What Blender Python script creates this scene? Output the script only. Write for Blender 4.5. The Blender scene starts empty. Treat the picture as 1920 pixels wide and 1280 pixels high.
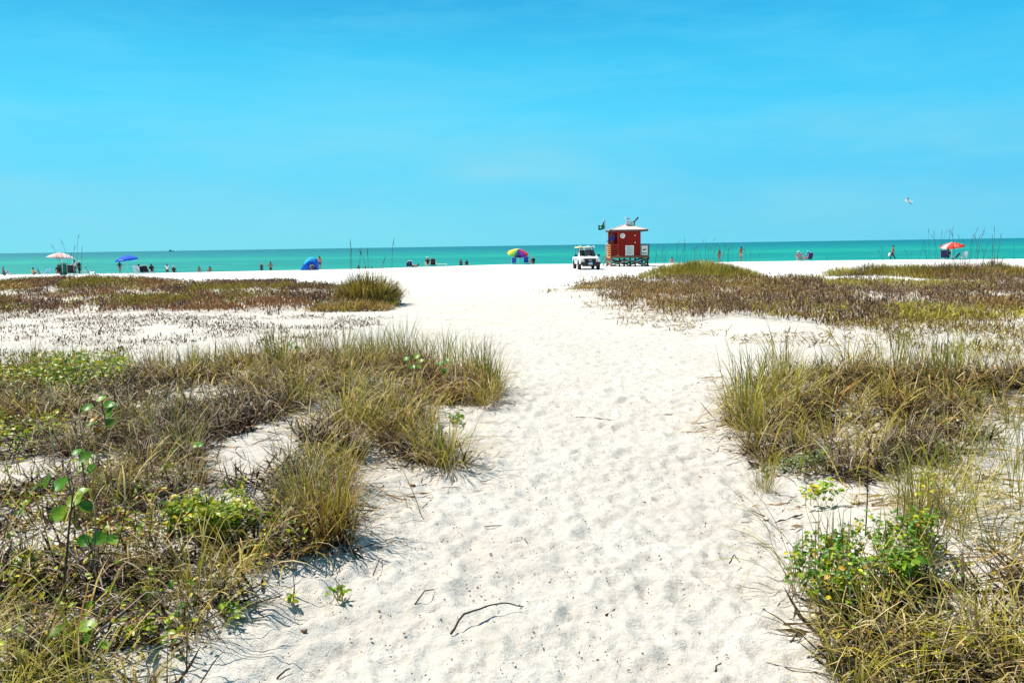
import bpy, bmesh, math, random
import numpy as np
from mathutils import Vector, Matrix, Euler

random.seed(11)
RNG = np.random.default_rng(11)
SC = bpy.context.scene
COL = SC.collection
R = math.radians

# ------------------------------------------------------------------ camera
F = 1493.0                      # focal length in photo pixels (photo 1920 wide)
CAM_H = 1.70
PITCH = math.atan((640 - 460.5) / F)
ROLL = -0.0151
cam_d = bpy.data.cameras.new('camera')
cam = bpy.data.objects.new('camera', cam_d)
COL.objects.link(cam)
SC.camera = cam
cam_d.sensor_width = 36.0
cam_d.lens = 36.0 * F / 1920.0
cam_d.clip_start = 0.05
cam_d.clip_end = 60000
CAM_M = Matrix.Rotation(math.pi / 2 - PITCH, 3, 'X') @ Matrix.Rotation(ROLL, 3, 'Z')
cam.matrix_world = Matrix.Translation((0, 0, CAM_H)) @ CAM_M.to_4x4()

# ------------------------------------------------------------------ light
SUN_EL = R(60)
SUN_AZ = math.atan2(-0.80, 0.60)          # measured from +Y towards +X: front left
SUN = Vector((math.sin(SUN_AZ) * math.cos(SUN_EL), math.cos(SUN_AZ) * math.cos(SUN_EL), math.sin(SUN_EL)))
sd = bpy.data.lights.new('sun', 'SUN')
sd.energy = 5.0
sd.angle = R(0.5)
sd.color = (1.0, 0.965, 0.90)
so = bpy.data.objects.new('sun', sd)
so.rotation_euler = (-SUN).to_track_quat('-Z', 'Y').to_euler()
so.location = SUN * 60
COL.objects.link(so)
SC.view_settings.view_transform = 'Standard'
SC.view_settings.look = 'None'
SC.view_settings.exposure = 0.42
SC.view_settings.gamma = 1.0


def lin(c):
    return tuple(((v / 255) / 12.92 if v / 255 <= 0.04045 else ((v / 255 + 0.055) / 1.055) ** 2.4) for v in c)


class NT:
    """small node-tree helper"""
    def __init__(s, tree):
        s.t = tree
        s.n = tree.nodes
        s.l = tree.links

    def new(s, kind, **kw):
        n = s.n.new(kind)
        for k, v in kw.items():
            setattr(n, k, v)
        return n

    def link(s, a, b):
        s.l.new(a, b)

    def math(s, op, a, b=None, clamp=False):
        n = s.n.new('ShaderNodeMath')
        n.operation = op
        n.use_clamp = clamp
        for i, v in enumerate((a, b)):
            if v is None:
                continue
            if isinstance(v, (int, float)):
                n.inputs[i].default_value = v
            else:
                s.l.new(v, n.inputs[i])
        return n.outputs[0]

    def ramp(s, fac, stops, interp='LINEAR'):
        n = s.n.new('ShaderNodeValToRGB')
        cr = n.color_ramp
        cr.interpolation = interp
        while len(cr.elements) < len(stops):
            cr.elements.new(0.5)
        for e, (p, c) in zip(cr.elements, stops):
            e.position = p
            e.color = (c[0], c[1], c[2], 1)
        s.l.new(fac, n.inputs[0])
        return n.outputs[0]

    def mix(s, fac, a, b, blend='MIX'):
        n = s.n.new('ShaderNodeMix')
        n.data_type = 'RGBA'
        n.blend_type = blend
        for sock, v in ((n.inputs[0], fac), (n.inputs[6], a), (n.inputs[7], b)):
            if isinstance(v, (int, float)):
                sock.default_value = v
            elif isinstance(v, tuple):
                sock.default_value = (v[0], v[1], v[2], 1)
            else:
                s.l.new(v, sock)
        return n.outputs[2]

    def noise(s, vec, scale, detail=3, rough=0.55):
        n = s.n.new('ShaderNodeTexNoise')
        n.inputs['Scale'].default_value = scale
        n.inputs['Detail'].default_value = detail
        n.inputs['Roughness'].default_value = rough
        if vec is not None:
            s.l.new(vec, n.inputs['Vector'])
        return n.outputs['Fac']

    def mapped(s, vec, scale=(1, 1, 1), loc=(0, 0, 0)):
        n = s.n.new('ShaderNodeMapping')
        n.inputs['Scale'].default_value = scale
        n.inputs['Location'].default_value = loc
        s.l.new(vec, n.inputs['Vector'])
        return n.outputs[0]


# ------------------------------------------------------------------ world / sky
world = bpy.data.worlds.new('World')
SC.world = world
world.use_nodes = True
w = NT(world.node_tree)
w.n.clear()
wo = w.new('ShaderNodeOutputWorld')
bg = w.new('ShaderNodeBackground')
bg.inputs['Strength'].default_value = 0.10
sky = w.new('ShaderNodeTexSky')
sky.sky_type = 'NISHITA'
sky.sun_disc = False
sky.sun_elevation = SUN_EL
sky.sun_rotation = SUN_AZ
sky.air_density = 1.0
sky.dust_density = 0.4
sky.ozone_density = 2.0
tc = w.new('ShaderNodeTexCoord')
sep = w.new('ShaderNodeSeparateXYZ')
w.link(tc.outputs['Generated'], sep.inputs[0])
elev = sep.outputs['Z']


def s10(c, k=10.0):
    return tuple(v * k for v in lin(c))


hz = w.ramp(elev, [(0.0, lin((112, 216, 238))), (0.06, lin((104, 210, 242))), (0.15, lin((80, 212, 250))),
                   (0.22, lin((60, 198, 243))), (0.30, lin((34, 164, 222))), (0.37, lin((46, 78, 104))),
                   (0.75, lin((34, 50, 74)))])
# deeper blue towards the right (away from the sun) and faint high veils of cloud
right = w.math('MULTIPLY', w.math('MULTIPLY', w.math('ADD', sep.outputs['X'], 0.12, True), 0.62), 1.0, True)
hz2 = w.mix(right, hz, lin((30, 180, 240)))
veil_v = w.mapped(tc.outputs['Generated'], (1.5, 1.5, 7.0))
veil = w.noise(veil_v, 2.2, 5, 0.55)
veil_f = w.math('MULTIPLY', w.math('SUBTRACT', veil, 0.42, True), 2.6, True)
band = w.math('SUBTRACT', 1.0, w.math('MULTIPLY', w.math('ABSOLUTE', w.math('SUBTRACT', elev, 0.09)), 7.0), True)
hz3 = w.mix(w.math('MULTIPLY', w.math('MULTIPLY', veil_f, band), 0.85), hz2, lin((142, 212, 234)))
veil2 = w.noise(w.mapped(tc.outputs['Generated'], (2.0, 3.0, 14.0), (3, 1, 0)), 3.0, 6, 0.6)
hz4 = w.mix(w.math('MULTIPLY', w.math('SUBTRACT', veil2, 0.45, True), 0.9), hz3, lin((120, 216, 250)))
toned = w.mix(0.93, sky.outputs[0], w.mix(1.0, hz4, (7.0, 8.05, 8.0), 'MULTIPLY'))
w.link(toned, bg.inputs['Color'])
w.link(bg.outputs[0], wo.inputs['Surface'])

# ------------------------------------------------------------------ helpers


def vnoise(x, y, seed=0):
    x = np.asarray(x, dtype=np.float64)
    y = np.asarray(y, dtype=np.float64)
    ix = np.floor(x).astype(np.int64)
    iy = np.floor(y).astype(np.int64)
    fx = x - ix
    fy = y - iy
    fx = fx * fx * (3 - 2 * fx)
    fy = fy * fy * (3 - 2 * fy)

    def hsh(a, b):
        n = (a * 374761393 + b * 668265263 + seed * 974634777) & 0xFFFFFFFF
        n = ((n ^ (n >> 13)) * 1274126177) & 0xFFFFFFFF
        n = (n ^ (n >> 16)) & 0xFFFFFFFF
        return n / 4294967295.0
    a = hsh(ix, iy)
    b = hsh(ix + 1, iy)
    c = hsh(ix, iy + 1)
    d = hsh(ix + 1, iy + 1)
    return (a * (1 - fx) + b * fx) * (1 - fy) + (c * (1 - fx) + d * fx) * fy


def fbm(x, y, seed=0, oct=4):
    s = 0
    amp = 1.0
    tot = 0
    for k in range(oct):
        s = s + amp * vnoise(x * 2 ** k, y * 2 ** k, seed + k * 17)
        tot += amp
        amp *= 0.5
    return s / tot


def sstep(a, b, x):
    t = np.clip((x - a) / (b - a), 0, 1)
    return t * t * (3 - 2 * t)


# ------------------------------------------------------------------ terrain height
CREST_Y = 88.0
_cx = (np.array([-400, 0, 300, 700, 950, 1100, 1215, 1400, 1700, 1920, 2400]) - 960) / F * CREST_Y
_cz = CAM_H - np.array([40, 39.5, 41, 38.6, 34.6, 36, 37.2, 36.2, 37, 39, 39]) / F * CREST_Y
MOUNDS = [(11.2, 48, 2.5, 4.0, 0.76), (-20.8, 40, 3.0, 4.0, 0.50), (-24.5, 36, 2.2, 2.5, 0.15), (26.5, 46, 7.0, 4.5, 0.36),
          (20.0, 47, 1.6, 3.0, 0.22), (17.3, 48, 1.2, 2.5, 0.12), (-4.9, 27.6, 0.9, 1.3, 0.22), (-12.0, 38, 4.0, 3.0, 0.12), (9.5, 30, 5.0, 6.0, 0.10),
          (-3.0, 8.2, 1.6, 2.6, 0.10), (3.6, 8.6, 1.8, 2.2, 0.14), (2.6, 3.9, 0.8, 0.8, 0.12)]


def H(x, y):
    x = np.asarray(x, dtype=np.float64)
    y = np.asarray(y, dtype=np.float64)
    zc = np.interp(x, _cx, _cz)
    base = -0.42 * sstep(6, 62, y)
    t = sstep(66, 88, y)
    base = base * (1 - t) + zc * t
    after = zc - 0.003 * (y - 88) ** 2 - 0.02 * (y - 88)
    after = np.maximum(after, -6.0 + 0 * x)
    z = np.where(y > 88, after, base)
    for (cx, cy, sx, sy, a) in MOUNDS:
        z = z + a * np.exp(-((x - cx) / sx) ** 2 - ((y - cy) / sy) ** 2)
    # path: a shallow trough between two low dune shoulders
    pc = np.interp(y, [0, 3, 6, 12, 20, 40], [0.1, 0.15, 0.75, 0.9, 0.8, 0.0])
    hw = np.interp(y, [0, 3, 6, 12, 20, 40], [1.05, 1.1, 1.2, 1.9, 3.5, 9.0])
    side = sstep(-0.1, 1.6, np.abs(x - pc) - hw) * (1 - sstep(13, 22, y))
    z = z + 0.17 * side + side * 0.12 * (fbm(x * 0.7 + 9, y * 0.7, 3, 3) - 0.5)
    z = z + 0.10 * (fbm(x * 0.22 + 3, y * 0.22, 5, 3) - 0.5) * sstep(5, 12, y) * (1 - sstep(60, 80, y))
    return z


def ray(px, py):
    d = CAM_M @ Vector(((px - 960) / F, -(py - 640) / F, -1.0))
    return d


def ground_pts(P):
    """photo pixels (N,2) -> ground points (N,3)"""
    P = np.asarray(P, dtype=np.float64).reshape(-1, 2)
    M = np.array(CAM_M)
    D = np.stack([(P[:, 0] - 960) / F, -(P[:, 1] - 640) / F, -np.ones(len(P))], 1) @ M.T
    D = D / D[:, 1:2]
    ys = np.geomspace(1.2, 130, 900)
    X = D[:, 0:1] * ys
    Z = CAM_H + D[:, 2:3] * ys
    below = Z <= H(X, np.broadcast_to(ys, X.shape))
    k = np.where(below.any(1), below.argmax(1), len(ys) - 1)
    k0 = np.maximum(k - 1, 0)
    lo = ys[k0]
    hi = ys[k]
    for _ in range(14):
        m = (lo + hi) / 2
        b = (CAM_H + D[:, 2] * m) <= H(D[:, 0] * m, m)
        hi = np.where(b, m, hi)
        lo = np.where(b, lo, m)
    y = (lo + hi) / 2
    x = D[:, 0] * y
    return np.stack([x, y, H(x, y)], 1)


def gp(px, py):
    return Vector(ground_pts([(px, py)])[0])


def at(px, py, Y):
    d = ray(px, py)
    k = Y / d.y
    return Vector((d.x * k, Y, CAM_H + d.z * k))


def on_sand(px, Y):
    x = at(px, 480, Y).x
    return Vector((x, Y, float(H(x, Y))))


def behind_crest(px, top_py, hgt, lo=84.0, hi=118.0):
    """standing place at which a thing of height hgt has its top at top_py"""
    best = None
    for k in range(400):
        Y = lo + (hi - lo) * k / 399
        p = at(px, top_py, Y)
        e = abs(p.z - (float(H(p.x, Y)) + hgt))
        if best is None or e < best[0]:
            best = (e, p.x, Y)
    return Vector((best[1], best[2], float(H(best[1], best[2]))))


def np_mesh(name, V, Q, colr=None, smooth=True):
    """V (n,3), Q (m,k) polygons of equal size"""
    me = bpy.data.meshes.new(name)
    V = np.ascontiguousarray(V, dtype=np.float32)
    Q = np.ascontiguousarray(Q, dtype=np.int32)
    me.vertices.add(len(V))
    me.vertices.foreach_set('co', V.ravel())
    k = Q.shape[1]
    me.loops.add(Q.size)
    me.loops.foreach_set('vertex_index', Q.ravel())
    me.polygons.add(len(Q))
    me.polygons.foreach_set('loop_start', np.arange(0, Q.size, k, dtype=np.int32))
    me.polygons.foreach_set('loop_total', np.full(len(Q), k, dtype=np.int32))
    me.update(calc_edges=True)
    if smooth:
        me.polygons.foreach_set('use_smooth', np.ones(len(Q), dtype=bool))
    if colr is not None:
        a = me.color_attributes.new('tint', 'FLOAT_COLOR', 'POINT')
        c4 = np.ones((len(V), 4), dtype=np.float32)
        c4[:, :3] = colr
        a.data.foreach_set('color', c4.ravel())
    me.validate()
    return me


def link(name, me, m=None, parent=None, loc=None):
    o = bpy.data.objects.new(name, me)
    COL.objects.link(o)
    if m is not None:
        me.materials.append(m)
    if parent is not None:
        o.parent = parent
    if loc is not None:
        o.location = loc
    return o


def tag(o, label=None, cat=None, group=None, kind=None):
    if label:
        o['label'] = label
    if cat:
        o['category'] = cat
    if group:
        o['group'] = group
    if kind:
        o['kind'] = kind
    return o


def thing(name, label, cat, loc, rz=0.0, group=None):
    o = bpy.data.objects.new(name, None)
    o.empty_display_size = 0.2
    COL.objects.link(o)
    o.location = loc
    o.rotation_euler = (0, 0, rz)
    return tag(o, label, cat, group)


class MB:
    """collects simple shaped solids into one mesh"""
    def __init__(s):
        s.b = bmesh.new()

    def box(s, c, d, rot=None, bev=0.0, mi=0):
        g = bmesh.ops.create_cube(s.b, size=1.0)
        vs = g['verts']
        M = Matrix.Translation(c) @ (rot.to_4x4() if rot is not None else Matrix.Identity(4)) @ Matrix.Diagonal((d[0], d[1], d[2], 1))
        bmesh.ops.transform(s.b, matrix=M, verts=vs)
        fs = set(f for v in vs for f in v.link_faces)
        if bev > 0:
            es = set(e for v in vs for e in v.link_edges)
            r = bmesh.ops.bevel(s.b, geom=list(es), offset=bev, segments=2, affect='EDGES', profile=0.6)
            fs |= set(r['faces'])
        for f in fs:
            if f.is_valid:
                f.material_index = mi
        return s

    def bar(s, a, b, wd, th=None, mi=0):
        a = Vector(a)
        b = Vector(b)
        d = b - a
        q = d.to_track_quat('Z', 'Y').to_matrix()
        return s.box((a + b) / 2, (wd, th or wd, d.length), q, 0, mi)

    def tube(s, pts, r, n=8, mi=0, r2=None):
        pts = [Vector(p) for p in pts]
        rings = []
        for i, p in enumerate(pts):
            t = (pts[min(i + 1, len(pts) - 1)] - pts[max(i - 1, 0)]).normalized()
            u = t.orthogonal().normalized()
            if i and rings:
                u0 = rings[-1][1]
                u = (u0 - t * u0.dot(t)).normalized()
            v = t.cross(u)
            rr = r if r2 is None else r + (r2 - r) * i / (len(pts) - 1)
            rings.append(([s.b.verts.new(p + (u * math.cos(2 * math.pi * k / n) + v * math.sin(2 * math.pi * k / n)) * rr) for k in range(n)], u))
        for (a, _), (c, _) in zip(rings, rings[1:]):
            for k in range(n):
                f = s.b.faces.new((a[k], a[(k + 1) % n], c[(k + 1) % n], c[k]))
                f.material_index = mi
        for rg in (rings[0][0], rings[-1][0]):
            try:
                s.b.faces.new(rg).material_index = mi
            except ValueError:
                pass
        return s

    def lathe(s, prof, c=(0, 0, 0), axis='Z', n=16, mi=0):
        c = Vector(c)
        rings = []
        for (r, h) in prof:
            rg = []
            for k in range(n):
                a = 2 * math.pi * k / n
                p = Vector((r * math.cos(a), r * math.sin(a), h))
                if axis == 'X':
                    p = Vector((p.z, p.x, p.y))
                elif axis == 'Y':
                    p = Vector((p.x, p.z, p.y))
                rg.append(s.b.verts.new(c + p))
            rings.append(rg)
        for a, b in zip(rings, rings[1:]):
            for k in range(n):
                s.b.faces.new((a[k], a[(k + 1) % n], b[(k + 1) % n], b[k])).material_index = mi
        for rg in (rings[0], rings[-1]):
            try:
                s.b.faces.new(rg).material_index = mi
            except ValueError:
                pass
        return s

    def loft(s, secs, closed=True, caps=True, mi=0):
        rings = [[s.b.verts.new(p) for p in sec] for sec in secs]
        n = len(rings[0])
        for a, b in zip(rings, rings[1:]):
            for k in range(n if closed else n - 1):
                s.b.faces.new((a[k], a[(k + 1) % n], b[(k + 1) % n], b[k])).material_index = mi
        if caps and closed:
            for rg in (rings[0], rings[-1]):
                s.b.faces.new(rg).material_index = mi
        return s

    def poly(s, pts, mi=0):
        s.b.faces.new([s.b.verts.new(p) for p in pts]).material_index = mi
        return s

    def prism(s, pts, d, mi=0):
        """pts: planar loop, d: extrusion vector"""
        d = Vector(d)
        return s.loft([[Vector(p) for p in pts], [Vector(p) + d for p in pts]], mi=mi)

    def ell(s, c, r, sub=2, rot=None, mi=0):
        g = bmesh.ops.create_icosphere(s.b, subdivisions=sub, radius=1.0)
        M = Matrix.Translation(c) @ (rot.to_4x4() if rot is not None else Matrix.Identity(4)) @ Matrix.Diagonal((r[0], r[1], r[2], 1))
        bmesh.ops.transform(s.b, matrix=M, verts=g['verts'])
        for v in g['verts']:
            for f in v.link_faces:
                f.material_index = mi
        return s

    def build(s, name, m, parent=None, loc=None, smooth=False):
        bmesh.ops.recalc_face_normals(s.b, faces=s.b.faces[:])
        me = bpy.data.meshes.new(name)
        s.b.to_mesh(me)
        s.b.free()
        for mm in (m if isinstance(m, (list, tuple)) else [m]):
            me.materials.append(mm)
        if smooth:
            for p in me.polygons:
                p.use_smooth = True
        o = bpy.data.objects.new(name, me)
        COL.objects.link(o)
        if parent is not None:
            o.parent = parent
        if loc is not None:
            o.location = loc
        return o


# ------------------------------------------------------------------ materials
_M = {}


def mat(name, c, rough=0.6, var=0.12, scale=12.0, metal=0.0, bump=0.0, spec=0.4):
    """plain paint / cloth / plastic with a little procedural unevenness"""
    if name in _M:
        return _M[name]
    m = bpy.data.materials.new(name)
    m.use_nodes = True
    t = NT(m.node_tree)
    p = t.n['Principled BSDF']
    tcn = t.new('ShaderNodeTexCoord')
    nz = t.noise(tcn.outputs['Object'], scale, 4, 0.6)
    k = t.math('ADD', t.math('MULTIPLY', nz, 2 * var), 1 - var)
    cc = t.new('ShaderNodeCombineColor')
    for i in range(3):
        t.link(t.math('MULTIPLY', k, float(c[i]), True), cc.inputs[i])
    t.link(cc.outputs[0], p.inputs['Base Color'])
    p.inputs['Roughness'].default_value = rough
    p.inputs['Metallic'].default_value = metal
    p.inputs['Specular IOR Level'].default_value = spec
    if bump:
        b = t.new('ShaderNodeBump')
        b.inputs['Strength'].default_value = bump
        b.inputs['Distance'].default_value = 0.01
        t.link(nz, b.inputs['Height'])
        t.link(b.outputs[0], p.inputs['Normal'])
    _M[name] = m
    return m


def foliage_mat(name, trans=0.35, rough=0.55, spec=0.25):
    m = bpy.data.materials.new(name)
    m.use_nodes = True
    t = NT(m.node_tree)
    p = t.n['Principled BSDF']
    at_ = t.new('ShaderNodeAttribute')
    at_.attribute_name = 'tint'
    oi = t.new('ShaderNodeObjectInfo')
    hs = t.new('ShaderNodeHueSaturation')
    t.link(at_.outputs['Color'], hs.inputs['Color'])
    t.link(t.math('ADD', t.math('MULTIPLY', oi.outputs['Random'], 0.3), 0.85), hs.inputs['Value'])
    t.link(t.math('ADD', t.math('MULTIPLY', oi.outputs['Random'], 0.03), 0.485), hs.inputs['Hue'])
    p.inputs['Roughness'].default_value = rough
    p.inputs['Specular IOR Level'].default_value = spec
    t.link(hs.outputs[0], p.inputs['Base Color'])
    tr = t.new('ShaderNodeBsdfTranslucent')
    t.link(hs.outputs[0], tr.inputs['Color'])
    mx = t.new('ShaderNodeMixShader')
    mx.inputs[0].default_value = trans
    t.link(p.outputs[0], mx.inputs[1])
    t.link(tr.outputs[0], mx.inputs[2])
    t.link(mx.outputs[0], t.n['Material Output'].inputs['Surface'])
    return m


M_GRASS = foliage_mat('beach_grass_blade', 0.22)
M_LEAF = foliage_mat('fleshy_leaf', 0.32, 0.4, 0.4)
M_DRY = foliage_mat('dry_plant', 0.12, 0.8, 0.1)


def sand_material():
    m = bpy.data.materials.new('white_sand')
    m.use_nodes = True
    t = NT(m.node_tree)
    p = t.n['Principled BSDF']
    g = t.new('ShaderNodeNewGeometry')
    pos = g.outputs['Position']
    sp = t.new('ShaderNodeSeparateXYZ')
    t.link(pos, sp.inputs[0])
    big = t.noise(pos, 1.3, 4, 0.6)
    base = t.ramp(big, [(0.3, (0.635, 0.58, 0.51)), (0.55, (0.70, 0.65, 0.58)), (0.75, (0.74, 0.70, 0.64))])
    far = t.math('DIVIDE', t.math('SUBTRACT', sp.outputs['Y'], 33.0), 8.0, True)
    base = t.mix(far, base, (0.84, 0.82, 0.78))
    # grains and crumbs of dark matter mixed into the sand
    n1 = t.noise(pos, 95.0, 3, 0.7)
    spk = t.math('MULTIPLY', t.math('SUBTRACT', n1, 0.615, True), 9.0, True)
    n2 = t.noise(pos, 9.0, 3, 0.65)
    spk = t.math('MULTIPLY', spk, t.math('MULTIPLY', t.math('SUBTRACT', n2, 0.38, True), 3.0, True))
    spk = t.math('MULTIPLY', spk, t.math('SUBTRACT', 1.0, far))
    base = t.mix(t.math('MULTIPLY', spk, 0.75), base, (0.20, 0.165, 0.125))
    mott = t.noise(pos, 19.0, 6, 0.78)
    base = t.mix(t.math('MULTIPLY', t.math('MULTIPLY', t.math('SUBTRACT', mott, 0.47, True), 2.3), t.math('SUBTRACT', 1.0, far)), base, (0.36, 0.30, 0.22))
    wet = t.math('DIVIDE', t.math('SUBTRACT', -1.75, sp.outputs['Z']), 0.3, True)
    base = t.mix(wet, base, (0.40, 0.36, 0.30))
    t.link(base, p.inputs['Base Color'])
    p.inputs['Roughness'].default_value = 0.9
    p.inputs['Specular IOR Level'].default_value = 0.1
    b = t.new('ShaderNodeBump')
    b.inputs['Strength'].default_value = 0.7
    b.inputs['Distance'].default_value = 0.028
    t.link(t.math('ADD', t.noise(pos, 48.0, 5, 0.72), t.math('MULTIPLY', t.noise(pos, 150.0, 2, 0.6), 0.4)), b.inputs['Height'])
    t.link(b.outputs[0], p.inputs['Normal'])
    return m


def water_material():
    m = bpy.data.materials.new('sea_water')
    m.use_nodes = True
    t = NT(m.node_tree)
    p = t.n['Principled BSDF']
    g = t.new('ShaderNodeNewGeometry')
    pos = g.outputs['Position']
    sp = t.new('ShaderNodeSeparateXYZ')
    t.link(pos, sp.inputs[0])
    warp = t.noise(t.mapped(pos, (0.004, 0.016, 1)), 1.0, 4, 0.6)
    inv = t.math('DIVIDE', 5524.0 / 45.0, sp.outputs['Y'])
    u = t.math('ADD', inv, t.math('MULTIPLY', t.math('SUBTRACT', warp, 0.5), 0.22))
    # deep offshore water -> sand bars -> shallow green
    base = t.ramp(u, [(0.0, lin((2, 106, 122))), (0.10, lin((4, 112, 126))), (0.22, lin((6, 128, 130))), (0.30, lin((12, 140, 134))),
                      (0.38, lin((26, 156, 138))), (0.47, lin((8, 136, 130))), (0.58, lin((12, 138, 130))), (0.74, lin((18, 146, 132))), (0.86, lin((10, 136, 128))), (0.95, lin((14, 140, 130))), (1.05, lin((10, 110, 105)))])
    rip = t.noise(t.mapped(pos, (0.045, 0.20, 1)), 1.0, 5, 0.7)
    base = t.mix(t.math('MULTIPLY', t.math('SUBTRACT', rip, 0.5, True), 3.0, True), base, lin((46, 184, 160)))
    base = t.mix(t.math('MULTIPLY', t.math('SUBTRACT', 0.5, rip, True), 3.0, True), base, lin((0, 92, 104)))
    foam = t.noise(t.mapped(pos, (0.16, 0.55, 1)), 1.0, 3, 0.6)
    ff = t.math('MULTIPLY', t.math('SUBTRACT', foam, 0.705, True), 22.0, True)
    base = t.mix(t.math('MULTIPLY', ff, 0.8), base, (0.7, 0.85, 0.82))
    t.link(t.mix(1.0, base, (0.94, 0.93, 0.93), 'MULTIPLY'), p.inputs['Base Color'])
    p.inputs['Roughness'].default_value = 0.5
    p.inputs['Specular IOR Level'].default_value = 0.12
    b = t.new('ShaderNodeBump')
    b.inputs['Strength'].default_value = 0.6
    b.inputs['Distance'].default_value = 0.5
    wv = t.noise(t.mapped(pos, (0.25, 0.8, 1)), 1.0, 4, 0.6)
    t.link(wv, b.inputs['Height'])
    t.link(b.outputs[0], p.inputs['Normal'])
    return m


# ------------------------------------------------------------------ ground sheet
def build_ground():
    ya = np.linspace(-9, 1.6, 40)
    yb = np.geomspace(1.62, 165, 800)
    ys = np.concatenate([ya, yb])
    u = np.linspace(-1, 1, 760)
    Wd = 0.72 * np.maximum(ys, 1.6) + 2.2
    X = Wd[:, None] * (u + 1.6 * u ** 11)[None, :]
    Y = np.broadcast_to(ys[:, None], X.shape)
    Z = H(X, Y)
    # footprints and lumps
    pc = np.interp(Y, [0, 3, 6, 12, 20, 40], [0.1, 0.15, 0.75, 0.9, 0.8, 0.0])
    hw = np.interp(Y, [0, 3, 6, 12, 20, 40], [1.1, 1.2, 1.3, 2.0, 3.6, 9.0])
    onp = 1 - sstep(0.0, 0.6, np.abs(X - pc) - hw)
    fade = 1 - sstep(34, 42, Y)
    cell = 0.27
    ix = np.floor(X / cell).astype(np.int64)
    iy = np.floor(Y / cell).astype(np.int64)

    def rnd(a, b, s):
        n = (a * 374761393 + b * 668265263 + s * 974634777) & 0xFFFFFFFF
        n = ((n ^ (n >> 13)) * 1274126177) & 0xFFFFFFFF
        return ((n ^ (n >> 16)) & 0xFFFFFFFF) / 4294967295.0
    D = np.zeros_like(X)
    for dx in (-1, 0, 1):
        for dy in (-1, 0, 1):
            a = ix + dx
            b = iy + dy
            cx = (a + rnd(a, b, 1)) * cell
            cy = (b + rnd(a, b, 2)) * cell
            th = (rnd(a, b, 3) - 0.5) * 1.4
            ln = 0.085 + 0.06 * rnd(a, b, 4)
            wd = ln * (0.42 + 0.25 * rnd(a, b, 6))
            dep = 0.004 + 0.017 * rnd(a, b, 5) ** 1.5
            lx = (X - cx) * np.cos(th) + (Y - cy) * np.sin(th)
            ly = -(X - cx) * np.sin(th) + (Y - cy) * np.cos(th)
            q = (lx / wd) ** 2 + (ly / ln) ** 2
            D += dep * (-np.exp(-q ** 2) + 0.55 * np.exp(-(np.sqrt(q) - 1.45) ** 2 * 5))
    Z = Z + D * onp * fade
    Z = Z + (fbm(X * 8, Y * 8, 21, 4) - 0.5) * 0.044 * fade * (0.35 + 0.65 * onp)
    Z = Z + (fbm(X * 16, Y * 16, 25, 3) - 0.5) * 0.042 * fade * onp * (1 - sstep(6, 12, Y))
    Z = Z + (fbm(X * 1.6, Y * 1.6, 31, 3) - 0.5) * 0.05 * (1 - sstep(60, 85, Y))
    nr, nc = X.shape
    V = np.stack([X, Y, Z], 2).reshape(-1, 3)
    i = np.arange(nr * nc).reshape(nr, nc)
    Q = np.stack([i[:-1, :-1], i[:-1, 1:], i[1:, 1:], i[1:, :-1]], 2).reshape(-1, 4)
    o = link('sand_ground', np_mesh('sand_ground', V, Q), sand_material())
    tag(o, kind='structure')


build_ground()

sea = MB()
sea.poly([(-25000, 99, -2.15), (25000, 99, -2.15), (25000, 30000, -2.15), (-25000, 30000, -2.15)])
tag(sea.build('sea', water_material()), kind='structure')


# ------------------------------------------------------------------ grass machinery
def ribbons(base, az, L, th0, curl, wd, c0, c1, K=5, power=1.3, twist=0.5):
    """curved flat blades. base (N,3); returns V, Q, colours"""
    N = len(base)
    t = np.linspace(0, 1, K + 1)
    th = th0[:, None] + curl[:, None] * t[None, :] ** power
    # some blades are snapped and hang from the break
    kink = (RNG.random(N) < 0.13)[:, None] * (t[None, :] > uni(N, 0.3, 0.8)[:, None]) * uni(N, 0.7, 1.7)[:, None]
    th = th + kink
    ds = (L / K)[:, None]
    wob = (RNG.random((N, 1)) - 0.5) * 1.0
    a = az[:, None] + wob * t[None, :]
    dx = np.sin(th) * np.cos(a) * ds
    dy = np.sin(th) * np.sin(a) * ds
    dz = np.cos(th) * ds
    P = np.zeros((N, K + 1, 3))
    P[:, 1:, 0] = np.cumsum(dx[:, :-1], 1)
    P[:, 1:, 1] = np.cumsum(dy[:, :-1], 1)
    P[:, 1:, 2] = np.cumsum(dz[:, :-1], 1)
    P += base[:, None, :]
    # keep drooping tips from sinking into the sand
    tw = az + math.pi / 2 + (RNG.random(N) - 0.5) * 2 * twist
    S = np.stack([np.cos(tw), np.sin(tw), (RNG.random(N) - 0.5) * 0.7], 1)
    S /= np.linalg.norm(S, axis=1, keepdims=True)
    prof = np.clip((1 - t) * 3.0, 0.10, 1) * (0.75 + 0.25 * np.sin(t * math.pi))
    half = (wd[:, None] * prof[None, :] * 0.5)[:, :, None] * S[:, None, :]
    V = np.stack([P - half, P + half], 2).reshape(-1, 3)
    idx = np.arange(N)[:, None] * (2 * (K + 1)) + np.arange(K)[None, :] * 2
    Q = np.stack([idx, idx + 1, idx + 3, idx + 2], 2).reshape(-1, 4)
    cc = c0[:, None, :] * (1 - t)[None, :, None] + c1[:, None, :] * t[None, :, None]
    Cc = np.repeat(cc[:, :, None, :], 2, 2).reshape(-1, 3)
    return V, Q, Cc


def merge(parts):
    Vs, Qs, Cs = [], [], []
    off = 0
    for V, Q, Cc in parts:
        Vs.append(V)
        Qs.append(Q + off)
        Cs.append(Cc)
        off += len(V)
    return np.concatenate(Vs), np.concatenate(Qs), np.concatenate(Cs)


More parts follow.
